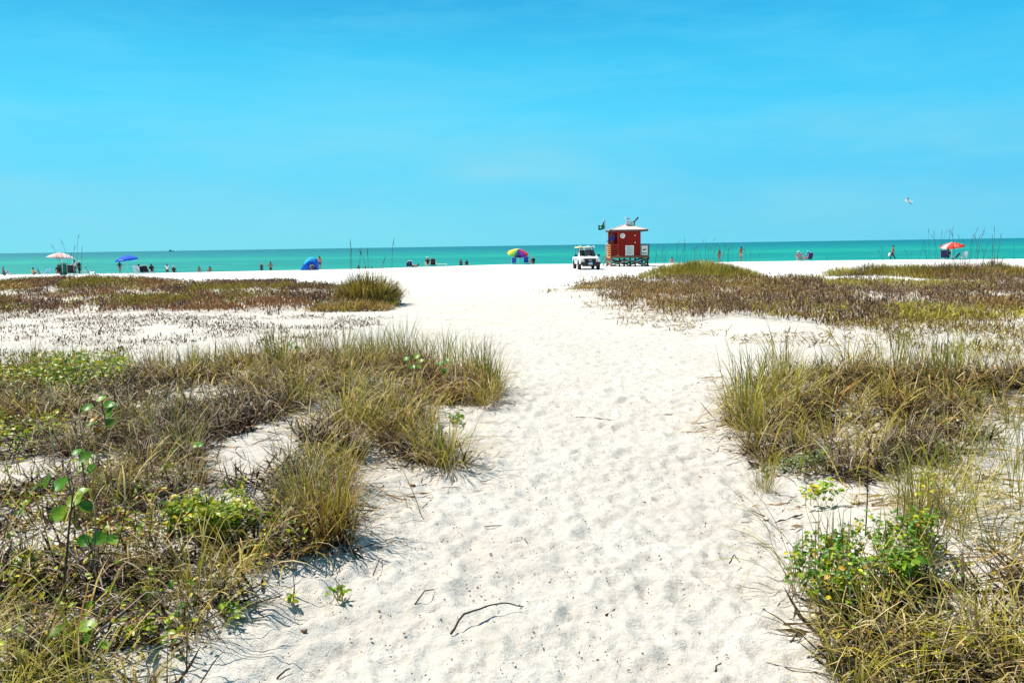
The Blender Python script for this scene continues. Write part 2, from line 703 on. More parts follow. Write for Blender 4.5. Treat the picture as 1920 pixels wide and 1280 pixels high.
def pal(cols, N, jit=0.25, weights=None):
    cols = np.array(cols)
    w_ = None if weights is None else np.array(weights) / np.sum(weights)
    k = RNG.choice(len(cols), N, p=w_)
    return cols[k] * (1 + (RNG.random((N, 1)) - 0.5) * 2 * jit)


OLIVE = (0.38, 0.31, 0.028)
GREEN = (0.17, 0.21, 0.022)
DKGREEN = (0.055, 0.085, 0.025)
YELLOW = (0.52, 0.43, 0.06)
TAN = (0.62, 0.45, 0.18)
STRAW = (0.76, 0.63, 0.36)
GREY = (0.42, 0.34, 0.25)
BROWN = (0.17, 0.105, 0.055)
DKBROWN = (0.055, 0.034, 0.02)
RUST = (0.30, 0.135, 0.035)
PLUM = (0.165, 0.08, 0.058)


def uni(N, a, b):
    return a + (b - a) * RNG.random(N)


def clump_blades(n, r, Lr, lean, curl, wr, c0, c1, w0=None, w1=None, K=6, az_bias=None):
    rr = r * np.sqrt(RNG.random(n))
    a = RNG.random(n) * 2 * math.pi
    base = np.stack([rr * np.cos(a), rr * np.sin(a), -0.02 + 0 * a], 1)
    az = a + (RNG.random(n) - 0.5) * 1.6
    if az_bias is not None:
        az = np.where(RNG.random(n) < az_bias[1], az_bias[0] + (RNG.random(n) - 0.5) * 1.6, az)
    L = uni(n, *Lr)
    th0 = uni(n, *lean) * (0.35 + 0.65 * rr / max(r, 1e-3))
    cu = uni(n, *curl)
    return ribbons(base, az, L, th0, cu, uni(n, *wr), pal(c0, n, 0.25, w0), pal(c1, n, 0.25, w1), K)


def fit(arr, z0=0.0):
    V, Q, Cc = arr
    V = V.copy()
    V[:, 2] = np.where(V[:, 2] < z0, z0 + (z0 - V[:, 2]) * 0.12 * RNG.random(len(V)), V[:, 2])
    return V, Q, Cc


TUSS = {}


def tuss_proto(kind, k):
    key = (kind, k)
    if key in TUSS:
        return TUSS[key]
    if kind == 'green':            # upright, thin, olive green
        a = clump_blades(75, 0.17, (0.35, 0.85), (0.0, 0.55), (0.05, 1.1), (0.005, 0.009), [OLIVE, GREEN, TAN], [OLIVE, GREEN, DKGREEN, YELLOW, TAN], [2, 2, 1], [3, 2, 2, 2, 1])
        b = clump_blades(70, 0.18, (0.25, 0.55), (0.4, 1.1), (0.5, 1.7), (0.004, 0.008), [BROWN, GREY, TAN], [TAN, STRAW, GREY])
    elif kind == 'arch':           # long arching, straw and olive
        a = clump_blades(48, 0.16, (0.5, 0.95), (0.15, 0.8), (0.7, 2.1), (0.006, 0.011), [OLIVE, YELLOW, GREEN], [OLIVE, YELLOW, TAN], [3, 1, 2], [3, 2, 2])
        b = clump_blades(70, 0.20, (0.3, 0.7), (0.4, 1.2), (0.8, 2.2), (0.005, 0.009), [BROWN, TAN, DKBROWN], [TAN, STRAW, GREY])
    elif kind == 'dry':
        a = clump_blades(34, 0.16, (0.35, 0.65), (0.1, 0.6), (0.4, 1.4), (0.005, 0.009), [OLIVE, YELLOW], [OLIVE, YELLOW, GREEN])
        b = clump_blades(95, 0.24, (0.25, 0.65), (0.4, 1.5), (0.6, 2.5), (0.004, 0.009), [BROWN, RUST, GREY], [TAN, STRAW, GREY, BROWN])
    elif kind == 'rust':           # stiff, rusty base
        a = clump_blades(95, 0.15, (0.30, 0.72), (0.05, 0.7), (0.05, 1.2), (0.005, 0.009), [RUST, YELLOW, OLIVE], [OLIVE, YELLOW, GREEN, TAN], [2, 1, 2], [3, 2, 2, 1])
        b = clump_blades(80, 0.18, (0.3, 0.6), (0.4, 1.0), (0.4, 1.5), (0.004, 0.008), [RUST, BROWN], [RUST, TAN, BROWN])
    elif kind == 'sparse':         # a few wiry stalks on bare sand
        a = clump_blades(26, 0.10, (0.35, 0.75), (0.1, 0.7), (0.2, 1.3), (0.004, 0.007), [OLIVE, GREEN], [OLIVE, DKGREEN, TAN])
        b = clump_blades(22, 0.14, (0.25, 0.5), (0.6, 1.3), (0.3, 1.2), (0.004, 0.007), [BROWN, GREY], [GREY, TAN])
    a = fit(a)
    b = fit(b)
    TUSS[key] = (np_mesh('leaf_blades', *a), np_mesh('dead_blades', *b))
    for me in TUSS[key]:
        me.materials.append(M_GRASS)
    return TUSS[key]


def tussock(px, py, kind, s, label, group, rz=None, sz=None):
    p = gp(px, py)
    me = tuss_proto(kind, random.randrange(3))
    o = thing('grass_tussock', label, 'grass tussock', p, random.random() * 6.28 if rz is None else rz, group)
    k = s * random.uniform(0.88, 1.12)
    o.scale = (k, k, k * (sz or random.uniform(0.9, 1.15)))
    for nm, m in zip(('leaf_blades', 'dead_blades'), me):
        c = bpy.data.objects.new(nm, m)
        COL.objects.link(c)
        c.parent = o
    return o


def in_poly(P, poly):
    x = P[:, 0]
    y = P[:, 1]
    inside = np.zeros(len(P), bool)
    n = len(poly)
    for i in range(n):
        x1, y1 = poly[i][:2]
        x2, y2 = poly[(i + 1) % n][:2]
        c = ((y1 > y) != (y2 > y)) & (x < (x2 - x1) * (y - y1) / (y2 - y1 + 1e-12) + x1)
        inside ^= c
    return inside


def scatter(poly_px, dens, holes=(), nz=None):
    """ground points (N,3) inside the ground outline of a patch; holes = bare-sand ellipses"""
    G = ground_pts(poly_px)
    poly = [(g[0], g[1]) for g in G]
    x0, y0 = G[:, :2].min(0)
    x1, y1 = G[:, :2].max(0)
    n = int((x1 - x0) * (y1 - y0) * dens)
    P = np.stack([uni(n, x0, x1), uni(n, y0, y1)], 1)
    wob = np.stack([fbm(P[:, 0] * 2.2, P[:, 1] * 2.2, 41, 3) - 0.5, fbm(P[:, 0] * 2.2, P[:, 1] * 2.2, 43, 3) - 0.5], 1)
    P2 = P + wob * np.clip(P[:, 1:2] * 0.11, 0.3, 2.5)
    keep = in_poly(P2, poly)
    for (hx, hy, rx, ry) in holes:
        c = ground_pts([(hx, hy), (hx + rx, hy), (hx, hy - ry), (hx, hy + ry)])
        gx = abs(c[1, 0] - c[0, 0])
        gy = abs(c[2, 1] - c[3, 1]) / 2
        cy = (c[2, 1] + c[3, 1]) / 2
        q = ((P2[:, 0] - c[0, 0]) / gx) ** 2 + ((P2[:, 1] - cy) / gy) ** 2
        keep &= (q > 1) | (RNG.random(n) < 0.04)
    if nz is not None:                     # (frequency, threshold, softness, seed)
        v = fbm(P[:, 0] * nz[0], P[:, 1] * nz[0], nz[3], 4)
        keep &= RNG.random(n) < sstep(nz[1] - nz[2], nz[1] + nz[2], v)
    P = P[keep]
    return np.stack([P[:, 0], P[:, 1], H(P[:, 0], P[:, 1])], 1)


def patch_blades(B, Lr, lean, curl, wr, c0, c1, w0=None, w1=None, K=4, az=None, power=1.3, lift=0.0):
    n = len(B)
    B = B.copy()
    B[:, 2] += lift * RNG.random(n) - 0.01
    a = RNG.random(n) * 2 * math.pi
    if az is not None:
        a = np.where(RNG.random(n) < az[1], az[0] + (RNG.random(n) - 0.5) * 1.5, a)
    return ribbons(B, a, uni(n, *Lr), uni(n, *lean), uni(n, *curl), uni(n, *wr), pal(c0, n, 0.3, w0), pal(c1, n, 0.3, w1), K, power)


def lay(arr):
    """hold drooping blades on top of the sand"""
    V, Q, Cc = arr
    g = H(V[:, 0], V[:, 1]) + 0.004
    V = V.copy()
    low = V[:, 2] < g
    V[low, 2] = g[low] + 0.02 * RNG.random(low.sum())
    return V, Q, Cc


def stuff(name, parts, m, label, cat):
    V, Q, Cc = merge([lay(p) for p in parts])
    o = link(name, np_mesh(name, V, Q, Cc), m)
    return tag(o, label, cat, kind='stuff')


def leaf_geo(n, P, N_, A, L, W, c, cup=0.15):
    """oval leaves: centre P, normal N_, pointing A"""
    prof = [(0.0, 0.0), (0.12, 0.55), (0.35, 0.95), (0.6, 1.0), (0.82, 0.72), (1.0, 0.0)]
    S = np.cross(N_, A)
    V = []
    for t, wv in prof:
        mid = P + A * (L * t)[:, None] - N_ * (L * 0.25 * t * t)[:, None]
        for sg in (-1, 0, 1):
            V.append(mid + S * (W * 0.5 * wv * sg)[:, None] + N_ * (abs(sg) * cup * W * wv)[:, None])
    V = np.stack(V, 1)
    k = len(prof)
    q = []
    for i in range(k - 1):
        for j in range(2):
            q.append((i * 3 + j, i * 3 + j + 1, (i + 1) * 3 + j + 1, (i + 1) * 3 + j))
    q = np.array(q)
    Q = (np.arange(n)[:, None, None] * (k * 3) + q[None]).reshape(-1, 4)
    Cc = np.repeat(c, k * 3, 0)
    return V.reshape(-1, 3), Q, Cc


LG = (0.24, 0.37, 0.02)
LG2 = (0.40, 0.48, 0.03)
LG3 = (0.10, 0.22, 0.02)
LY = (0.68, 0.54, 0.03)
LO = (0.55, 0.25, 0.03)


# ------------------------------------------------------------------ foreground grass mats
L_MAIN = [(-160, 730), (60, 705), (350, 690), (600, 672), (770, 672), (880, 705), (930, 745), (925, 775), (830, 760), (815, 790), (860, 845), (880, 885), (800, 890), (720, 850),
          (660, 860), (650, 930), (660, 990), (640, 1045), (560, 1060), (500, 1110), (430, 1160), (400, 1220), (390, 1330), (-260, 1330)]
L_HOLES = [(470, 855, 72, 60), (530, 800, 70, 24), (385, 742, 60, 22), (20, 885, 75, 36), (50, 1015, 80, 26), (110, 930, 40, 14), (260, 860, 30, 12), (330, 960, 24, 10), (700, 735, 24, 8), (455, 930, 35, 25), (190, 860, 40, 14), (600, 780, 25, 14), (300, 1262, 30, 22), (170, 745, 36, 12)]
R_MAIN = [(1375, 770), (1400, 735), (1480, 705), (1600, 695), (1700, 700), (1840, 700), (1990, 690), (2050, 730), (1900, 740), (1840, 775), (1830, 830), (1760, 855), (1700, 880),
          (1620, 905), (1480, 905), (1420, 885), (1400, 830)]
R_BOT = [(1510, 1150), (1560, 1120), (1680, 1105), (1790, 1085), (1950, 1080), (2100, 1100), (2150, 1340), (1530, 1340), (1560, 1270), (1505, 1215)]

print('mats')
SHADE_LITTER = [DKBROWN, (0.03, 0.02, 0.013), (0.022, 0.016, 0.012), BROWN]  # litter colours blackened to stand in for the deep shade between stems


def mat_layers(poly, holes, seed, thr, green, dead=900):
    """litter on the sand with gap shade in its colour, a tangle of dead stems above it, living blades through it"""
    out = []
    B = scatter(poly, 1250, holes, (1.6, thr - .02, 0.08, seed))
    gap = fbm(B[:, 0] * 3.4, B[:, 1] * 3.4, seed + 5, 3)
    B = B[RNG.random(len(B)) < 0.10 + 0.90 * sstep(.38, .52, gap)]
    out.append(patch_blades(B, (0.10, 0.30), (0.7, 1.7), (-0.4, 0.7), (0.008, 0.016), SHADE_LITTER, SHADE_LITTER, None, None, 3, lift=0.03))
    B = scatter(poly, dead, holes, (1.6, thr + 0.02, 0.09, seed))
    gap = fbm(B[:, 0] * 3.4, B[:, 1] * 3.4, seed + 5, 3)
    B = B[RNG.random(len(B)) < 0.06 + 0.94 * sstep(.40, .54, gap)]
    zone = fbm(B[:, 0] * 0.9 + 7, B[:, 1] * 0.9, seed + 3, 3)
    for zi, (lo, hi) in enumerate(((0, .45), (.45, .56), (.56, 1.1))):
        c0 = ([PLUM, DKBROWN, DKBROWN, GREY], [BROWN, DKBROWN, DKBROWN, TAN], [RUST, BROWN, DKBROWN, TAN])[zi]  # extra dark stem bases put shade low in the tangle into the colour
        c1 = ([GREY, (0.62, 0.53, 0.42), PLUM, STRAW, TAN], [TAN, STRAW, BROWN, STRAW, GREY], [TAN, (0.52, 0.27, 0.06), YELLOW, BROWN, STRAW])[zi]
        for nearer in (True, False):
            Bq = B[(zone >= lo) & (zone < hi) & ((B[:, 1] < 6.5) == nearer)]
            if not nearer:
                Bq = Bq[::2]
            if len(Bq):
                w_, ln = ((0.0035, 0.0075), (0.10, 0.36)) if nearer else ((0.006, 0.011), (0.18, 0.46))
                out.append(patch_blades(Bq, ln, (0.35, 1.75), (-0.9, 2.1), w_, c0, c1, None, None, 5, lift=0.15))
    B = scatter(poly, green, holes, (1.2, thr + 0.10, 0.07, seed + 9))
    out.append(patch_blades(B, (0.22, 0.52), (0.2, 1.0), (0.2, 1.9), (0.005, 0.010), [OLIVE, RUST, YELLOW], [OLIVE, YELLOW, (0.50, 0.33, 0.05), TAN, STRAW], [2, 2, 1], [3, 3, 1.5, 2, 2], 6))
    return out


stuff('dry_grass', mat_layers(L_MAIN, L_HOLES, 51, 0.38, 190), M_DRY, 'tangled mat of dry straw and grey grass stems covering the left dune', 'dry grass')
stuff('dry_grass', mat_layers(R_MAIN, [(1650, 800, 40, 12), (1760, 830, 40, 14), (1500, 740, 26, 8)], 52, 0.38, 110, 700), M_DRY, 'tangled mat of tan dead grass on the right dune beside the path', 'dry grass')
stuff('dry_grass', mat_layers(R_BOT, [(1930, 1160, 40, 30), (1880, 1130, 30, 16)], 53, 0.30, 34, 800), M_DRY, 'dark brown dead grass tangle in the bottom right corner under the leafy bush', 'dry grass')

def leaf_scatter(poly, dens, nz, Ls, hgt, cols, wts, label):
    B = scatter(poly, dens, (), nz)
    n = len(B)
    B[:, 2] += hgt * (0.2 + 0.8 * RNG.random(n))
    N_ = np.stack([RNG.normal(0, .6, n), RNG.normal(0, .6, n), np.ones(n)], 1)
    N_ /= np.linalg.norm(N_, axis=1, keepdims=True)
    a = RNG.random(n) * 6.283
    A = np.stack([np.cos(a), np.sin(a), 0 * a], 1)
    A -= N_ * (A * N_).sum(1, keepdims=True)
    A /= np.linalg.norm(A, axis=1, keepdims=True)
    L = uni(n, *Ls)
    o = link('trailing_vine', np_mesh('trailing_vine', *leaf_geo(n, B, N_, A, L, L * uni(n, .4, .7), pal(cols, n, .3, wts))), M_LEAF)
    tag(o, label, 'trailing vine', kind='stuff')


# thin wiry growth and litter on the bare sand
R_MID = [(1560, 900), (1700, 880), (1830, 840), (1850, 740), (2050, 740), (2100, 1120), (1800, 1090), (1760, 960), (1620, 950)]
B = scatter(R_MID, 420, (), (1.5, 0.47, 0.08, 71))
parts = [patch_blades(B, (0.10, 0.34), (0.9, 1.7), (-0.4, 0.9), (0.004, 0.007), [BROWN, OLIVE, GREY], [OLIVE, TAN, GREY], None, None, 4)]
B = scatter(R_MID, 26)
parts.append(patch_blades(B, (0.3, 0.6), (0.1, 0.8), (0.0, 1.4), (0.004, 0.007), [OLIVE, GREEN], [OLIVE, DKGREEN], None, None, 5))
stuff('thin_grass', parts, M_DRY, 'sparse wiry grass and litter on the bare sand at the right edge', 'thin grass')

leaf_scatter([(-120, 760), (240, 740), (300, 860), (420, 930), (560, 960), (640, 1000), (560, 1070), (440, 1160), (390, 1330), (-250, 1330)], 420, (2.6, 0.56, 0.05, 131), (0.016, 0.036), 0.24, [LG, LG2, LG3, LY, LO], [3, 4, 2, 2, .6], 'small yellow green vine leaves dotted through the dry grass of the left dune')
leaf_scatter([(1560, 1060), (1750, 1020), (1800, 1100), (1900, 1150), (1900, 1330), (1560, 1330), (1520, 1160)], 360, (3.0, 0.56, 0.05, 133), (0.016, 0.034), 0.22, [LG, LG2, LG3, LY, LO], [3, 3, 2, 2, .8], 'small green vine leaves dotted through the bottom right grass tangle')
leaf_scatter([(-150, 525), (330, 530), (740, 555), (740, 578), (300, 588), (-150, 600)], 30, (0.35, 0.58, 0.05, 135), (0.05, 0.09), 0.30, [LG2, YELLOW, OLIVE], [2, 3, 2], 'yellow green leafy patches in the low dune plants at left')
leaf_scatter([(1190, 527), (1700, 530), (1920, 540), (1950, 640), (1640, 610), (1480, 604), (1220, 588)], 26, (0.35, 0.60, 0.05, 137), (0.04, 0.08), 0.30, [LG2, YELLOW, OLIVE], [2, 3, 2], 'yellow green leafy patches in the dead dune plants at right')

L_FRINGE = [(640, 860), (730, 855), (820, 900), (930, 905), (960, 800), (1000, 790), (940, 940), (860, 940), (760, 960), (700, 1010), (640, 1080), (600, 1110), (520, 1200), (500, 1330), (360, 1330), (430, 1150), (540, 1080), (640, 1040), (665, 980)]
B = scatter(L_FRINGE, 60, (), (1.8, 0.47, 0.08, 73))
parts = [patch_blades(B, (0.08, 0.30), (1.1, 1.75), (-0.3, 0.6), (0.003, 0.006), [BROWN, GREY, RUST], [TAN, GREY, DKBROWN], None, None, 4)]
B = scatter([(1330, 700), (1400, 730), (1380, 800), (1420, 900), (1560, 960), (1500, 1010), (1400, 960), (1330, 860), (1290, 780)], 60, (), (1.8, 0.47, 0.08, 74))
parts.append(patch_blades(B, (0.08, 0.30), (1.1, 1.75), (-0.3, 0.6), (0.003, 0.006), [BROWN, GREY, RUST], [TAN, GREY, DKBROWN], None, None, 4))
stuff('grass_litter', parts, M_DRY, 'loose dead grass stems lying on the sand along both path edges', 'grass litter')

# ------------------------------------------------------------------ far ground cover
LB = [(-200, 528), (-20, 532), (60, 526), (130, 526), (250, 527), (330, 537), (450, 532), (640, 540), (740, 556), (745, 577), (640, 588), (520, 592), (300, 584), (140, 590), (-200, 600)]


def bushy(B, hmax, freq, seed, L, wr, c0, c1, w0=None, w1=None, K=3):
    """leafy sprigs filling the volume of low bushes of uneven height"""
    hh = hmax * (0.25 + 0.95 * sstep(0.30, 0.68, fbm(B[:, 0] * freq, B[:, 1] * freq, seed, 3)))
    B = B.copy()
    B[:, 2] += hh * RNG.random(len(B)) ** 0.75
    return patch_blades(B, L, (0.0, 1.5), (-0.5, 0.9), wr, c0, c1, w0, w1, K)


PINK = (0.46, 0.30, 0.22)
B = scatter(LB, 270, [(100, 552, 22, 4), (205, 536, 40, 3), (60, 576, 40, 5), (270, 552, 40, 4), (590, 553, 18, 4), (180, 575, 30, 3)], (0.45, 0.37, 0.08, 81))
v = fbm(B[:, 0] * 0.35, B[:, 1] * 0.35, 83, 3)
g1 = v > 0.56
g2 = (v < 0.44)
br = ~g1 & ~g2
parts = [bushy(B[br], .34, .9, 1, (0.07, 0.17), (0.016, 0.034), [PLUM, BROWN, DKBROWN], [PLUM, BROWN, PINK, DKBROWN], [2, 2, 2], [3, 3, 2, 2]),
         bushy(B[g2], .32, .9, 2, (0.07, 0.17), (0.016, 0.034), [RUST, BROWN], [RUST, (0.42, 0.22, 0.06), TAN, BROWN], None, [3, 2, 2, 2]),
         bushy(B[g1], .30, .9, 3, (0.07, 0.16), (0.016, 0.034), [OLIVE, BROWN, DKGREEN], [OLIVE, YELLOW, GREEN, BROWN], None, [3, 3, 2, 2])]
stuff('brown_ground_cover', parts, M_DRY, 'low reddish brown and olive dune plants behind the left sand strip', 'ground cover')

RB = [(1070, 538), (1140, 528), (1200, 533), (1410, 533), (1590, 524), (1640, 532), (1760, 532), (1900, 530), (2060, 530), (2100, 590), (1900, 600), (1760, 606), (1640, 610), (1480, 604), (1330, 600), (1220, 588), (1150, 566)]
B = scatter(RB, 330, [(1120, 541, 30, 4), (1230, 533, 26, 3), (1660, 524, 40, 3), (1710, 551, 34, 4), (1900, 530, 30, 4), (1830, 556, 60, 5), (1170, 552, 20, 3), (1860, 585, 70, 6), (1730, 580, 40, 5), (1640, 590, 30, 4)], (0.4, 0.30, 0.07, 85))
edge = fbm(B[:, 0] * 0.6, B[:, 1] * 0.5, 97, 3) - 0.15 * sstep(11, 17, B[:, 0]) * (1 - sstep(28, 36, B[:, 1]))
B = B[edge > 0.30]
v = fbm(B[:, 0] * 0.3, B[:, 1] * 0.3, 87, 3) + 0.07 * sstep(11, 19, B[:, 0])
g1 = v > 0.635
g2 = v < 0.42
br = ~g1 & ~g2
parts = [bushy(B[br], .42, .8, 4, (0.06, 0.17), (0.014, 0.03), [PLUM, BROWN, DKBROWN], [PLUM, BROWN, DKBROWN, PINK, GREY], [3, 2, 2], [4, 3, 2, 2, .8]),
         bushy(B[g2], .38, .8, 5, (0.06, 0.17), (0.014, 0.03), [RUST, BROWN, DKBROWN], [RUST, PINK, TAN, BROWN], None, [3, 2, 2, 3]),
         bushy(B[g1], .30, .8, 6, (0.06, 0.16), (0.014, 0.03), [OLIVE, BROWN], [OLIVE, YELLOW, BROWN, RUST, TAN], None, [3, 2, 2, 1, 1])]
stuff('brown_ground_cover', parts, M_DRY, 'dense low purple brown dead dune plants filling the right side behind the path', 'ground cover')

RR = [(1560, 600), (1760, 585), (1920, 560), (2100, 560), (2200, 700), (1920, 690), (1760, 670), (1640, 640)]
B = scatter(RR, 420, (), (0.75, 0.46, 0.07, 89))
parts = [patch_blades(B, (0.04, 0.12), (0.1, 1.5), (-0.3, 0.8), (0.009, 0.02), [BROWN, OLIVE, DKBROWN], [OLIVE, YELLOW, BROWN, TAN], None, [3, 1.5, 3, 1.5], 3, lift=.12)]
B = scatter([(1120, 560), (1330, 606), (1640, 618), (1640, 660), (1400, 650), (1280, 625), (1100, 590)], 60, (), (0.6, 0.50, 0.05, 91))
parts.append(patch_blades(B, (0.08, 0.25), (0.6, 1.6), (-0.2, 0.5), (0.012, 0.024), [BROWN, OLIVE], [OLIVE, BROWN, GREY], None, None, 3))
stuff('creeping_plants', parts, M_DRY, 'scattered olive creeping plants on the white sand at right centre', 'creeping plants')

B = scatter([(-200, 596), (140, 592), (520, 594), (700, 592), (740, 600), (600, 640), (420, 655), (150, 668), (-200, 690)], 170, (), (1.3, 0.49, 0.06, 93))
parts = [patch_blades(B, (0.03, 0.09), (0.2, 1.7), (-0.2, 0.5), (0.010, 0.022), [DKBROWN, BROWN, (.05,.04,.03)], [DKBROWN, BROWN, GREY, OLIVE], None, [3, 2, 1, 1], 3, lift=.05)]
stuff('creeping_plants', parts, M_DRY, 'dark withered sprigs dotting the white sand strip on the left', 'creeping plants')

B = scatter([(1000, 545), (1060, 520), (1130, 508), (1190, 512), (1160, 540), (1100, 560), (1060, 560)], 14, (), (0.5, 0.50, 0.06, 95))
parts = [patch_blades(B, (0.08, 0.22), (0.3, 1.5), (-0.2, 0.5), (0.02, 0.04), [BROWN, GREY], [BROWN, GREY, OLIVE], None, None, 3)]
stuff('creeping_plants', parts, M_DRY, 'few dry sprigs scattered on the sand in front of the parked truck', 'creeping plants')

# ------------------------------------------------------------------ dune tops: clumps of dune grass with sea-oat stalks
M_STALK = mat('dry_seed_stalk', (0.11, 0.09, 0.05), 0.8, 0.3)


def dune_clump(px, py, w_m, h_m, n, label, group=None, c1=None, stalks=0, stalk_h=(1.4, 2.0), d_m=None, lean=(0.0, 0.7), wr=(0.016, 0.03)):
    p = gp(px, py)
    t = thing('dune_grass_clump', label, 'dune grass', p, 0, group)
    c1 = c1 or [OLIVE, YELLOW, GREEN]
    d_m = d_m or w_m * 0.8
    rr = np.sqrt(RNG.random(n))
    a = RNG.random(n) * 2 * math.pi
    x = rr * np.cos(a) * w_m / 2
    y = rr * np.sin(a) * d_m / 2
    z = H(x + p.x, y + p.y) - p.z - 0.02
    L = uni(n, 0.55, 1.0) * h_m * (1.05 - 0.45 * rr)
    arr = ribbons(np.stack([x, y, z], 1), a + (RNG.random(n) - 0.5) * 2, L, uni(n, *lean) * (0.3 + rr), uni(n, 0.0, 1.2), uni(n, *wr), pal([BROWN, OLIVE, DKBROWN], n, 0.3), pal(c1, n, 0.3), 4)
    link('leaf_blades', np_mesh('leaf_blades', *arr), M_GRASS, t)
    for k in range(stalks):
        a_ = random.random() * 6.28
        r_ = math.sqrt(random.random()) * 0.42
        bx, by = r_ * math.cos(a_) * w_m, r_ * math.sin(a_) * d_m
        bz = float(H(bx + p.x, by + p.y)) - p.z
        hh = random.uniform(*stalk_h)
        lx, ly = random.uniform(-0.16, 0.16) * hh, random.uniform(-0.1, 0.1) * hh
        pts = [(bx + lx * s_ ** 2, by + ly * s_ ** 2, bz + hh * s_) for s_ in (0, 0.35, 0.7, 0.88)]
        m = MB()
        m.tube(pts, 0.007, 5, 0, 0.005)
        tip = Vector(pts[-1])
        d = Vector((lx * 0.5, ly * 0.5, hh * 0.14))
        m.lathe([(0.004, 0), (0.010, 0.05), (0.012, 0.12), (0.008, 0.22), (0.003, 0.30)], (0, 0, 0), 'Z', 6)
        vs = m.b.verts[-30:] if hasattr(m.b.verts, '__getitem__') and not m.b.verts.ensure_lookup_table() else []
        bmesh.ops.transform(m.b, matrix=Matrix.Translation(tip) @ d.to_track_quat('Z', 'Y').to_matrix().to_4x4(), verts=vs)
        m.build('seed_stalk', M_STALK, t)
    return t


print('dunes')
dune_clump(692, 572, 1.75, 1.55, 1900, 'big shaggy brown olive dune clump with tall seed stalks left of the path', None, [OLIVE, BROWN, DKBROWN, RUST, OLIVE, TAN], 7, (1.4, 2.1), 1.6, (0.0, 0.7), (0.012, 0.022))
dune_clump(655, 582, 2.6, 0.55, 800, 'low rust coloured grass at the foot of the big shaggy clump', None, [RUST, TAN, OLIVE, (0.42, 0.22, 0.06)], 0, (1, 1), 1.4, (0, 1.0))
dune_clump(1250, 515, 3.2, 0.75, 1500, 'yellow green dune grass on left shoulder of the mound right of the red tower', None, [YELLOW, (0.42, 0.36, 0.05), OLIVE, GREEN], 12, (1.2, 1.7), 6.0)
dune_clump(1318, 513, 3.8, 0.8, 3000, 'yellow green dune grass with sea oat stalks crowning the mound right of the red tower', None, [YELLOW, YELLOW, OLIVE, GREEN, OLIVE], 22, (1.2, 1.9), 6.5)
dune_clump(1380, 515, 2.6, 0.75, 1500, 'yellow green dune grass on right shoulder of the mound in front of two bathers', None, [YELLOW, OLIVE, DKGREEN], 6, (1.0, 1.6), 6.0)
dune_clump(1575, 516, 1.9, 0.8, 450, 'small yellow green grass tuft on the sand right of the couple in chairs', None, [YELLOW, OLIVE], 1, (0.8, 1.1))
dune_clump(1632, 514, 2.3, 0.95, 600, 'olive grass tuft with bushy top left of the walking person', None, [OLIVE, YELLOW, DKGREEN, BROWN], 2, (1.2, 1.6))
dune_clump(1722, 516, 3.8, 0.85, 2200, 'long low yellow olive grass clump just right of the walking person', None, [YELLOW, YELLOW, OLIVE, BROWN], 4, (1.1, 1.6), 6.5)
dune_clump(1795, 520, 3.8, 1.1, 2200, 'brown bushy dune clump with many tall sea oat stalks before the red umbrella', None, [BROWN, PLUM, OLIVE, TAN], 24, (1.7, 2.6), 5.0)
dune_clump(1864, 512, 1.6, 1.15, 500, 'dark brown pointed dune bush at the right horizon', None, [DKBROWN, BROWN, OLIVE], 3, (1.2, 1.6))
dune_clump(1900, 518, 3.4, 0.85, 1600, 'yellow green grass at the far right edge of the dune line', None, [YELLOW, OLIVE, RUST], 3, (1.2, 1.7), 5.0)
dune_clump(195, 532, 4.6, 0.45, 1300, 'low yellow green grass topping the mound at far left', None, [YELLOW, (0.42, 0.36, 0.05), OLIVE, GREEN], 0)
dune_clump(32, 533, 2.2, 0.45, 500, 'dark low bush on the small rise near the left edge', None, [DKBROWN, DKGREEN, BROWN], 0)
dune_clump(133, 538, 1.2, 0.5, 220, 'thin sea oat stalks rising in front of the white umbrella', None, [OLIVE, TAN], 7, (1.3, 2.5))
dune_clump(410, 540, 3.0, 0.5, 500, 'low olive dune grass with short stalks left of the blue tent', None, [OLIVE, YELLOW, BROWN], 2, (0.7, 0.9))
dune_clump(1100, 541, 1.7, 0.3, 260, 'small rusty olive grass clump at the left tip of the brown ground cover', None, [OLIVE, RUST, YELLOW], 1, (0.6, 0.8))

# ------------------------------------------------------------------ tussocks of the foreground
print('tussocks')
G_LB = 'grass tussocks along the back of the left dune'
T_LB = 'upright olive beach grass tussock in the row along the back of the left dune'
for i in range(26):
    f = i / 25
    px = -60 + f * 830 + random.uniform(-14, 14)
    py = np.interp(px, [-60, 200, 500, 780], [712, 700, 684, 668]) + random.uniform(-8, 16)
    tussock(px, py, 'green', 0.62 if px < 480 else 0.80, T_LB, G_LB)
G_LE = 'grass tussocks on the path edge of the left dune'
T_LE = 'dense green beach grass tussock at the path side corner of the left dune'
for (px, py, k, s) in [(800, 680, 'green', .85), (835, 690, 'green', .9), (868, 700, 'green', .9), (896, 712, 'green', .92), (915, 730, 'green', .9), (922, 752, 'green', .8),
                       (905, 766, 'dry', .6), (760, 680, 'green', .85), (720, 685, 'green', .85), (690, 700, 'arch', .8)]:
    tussock(px, py, k, s, T_LE, G_LE)
G_LM = 'arching grass tussocks in the middle of the left dune'
T_LM = 'arching straw and olive grass tussock in the middle of the left dune'
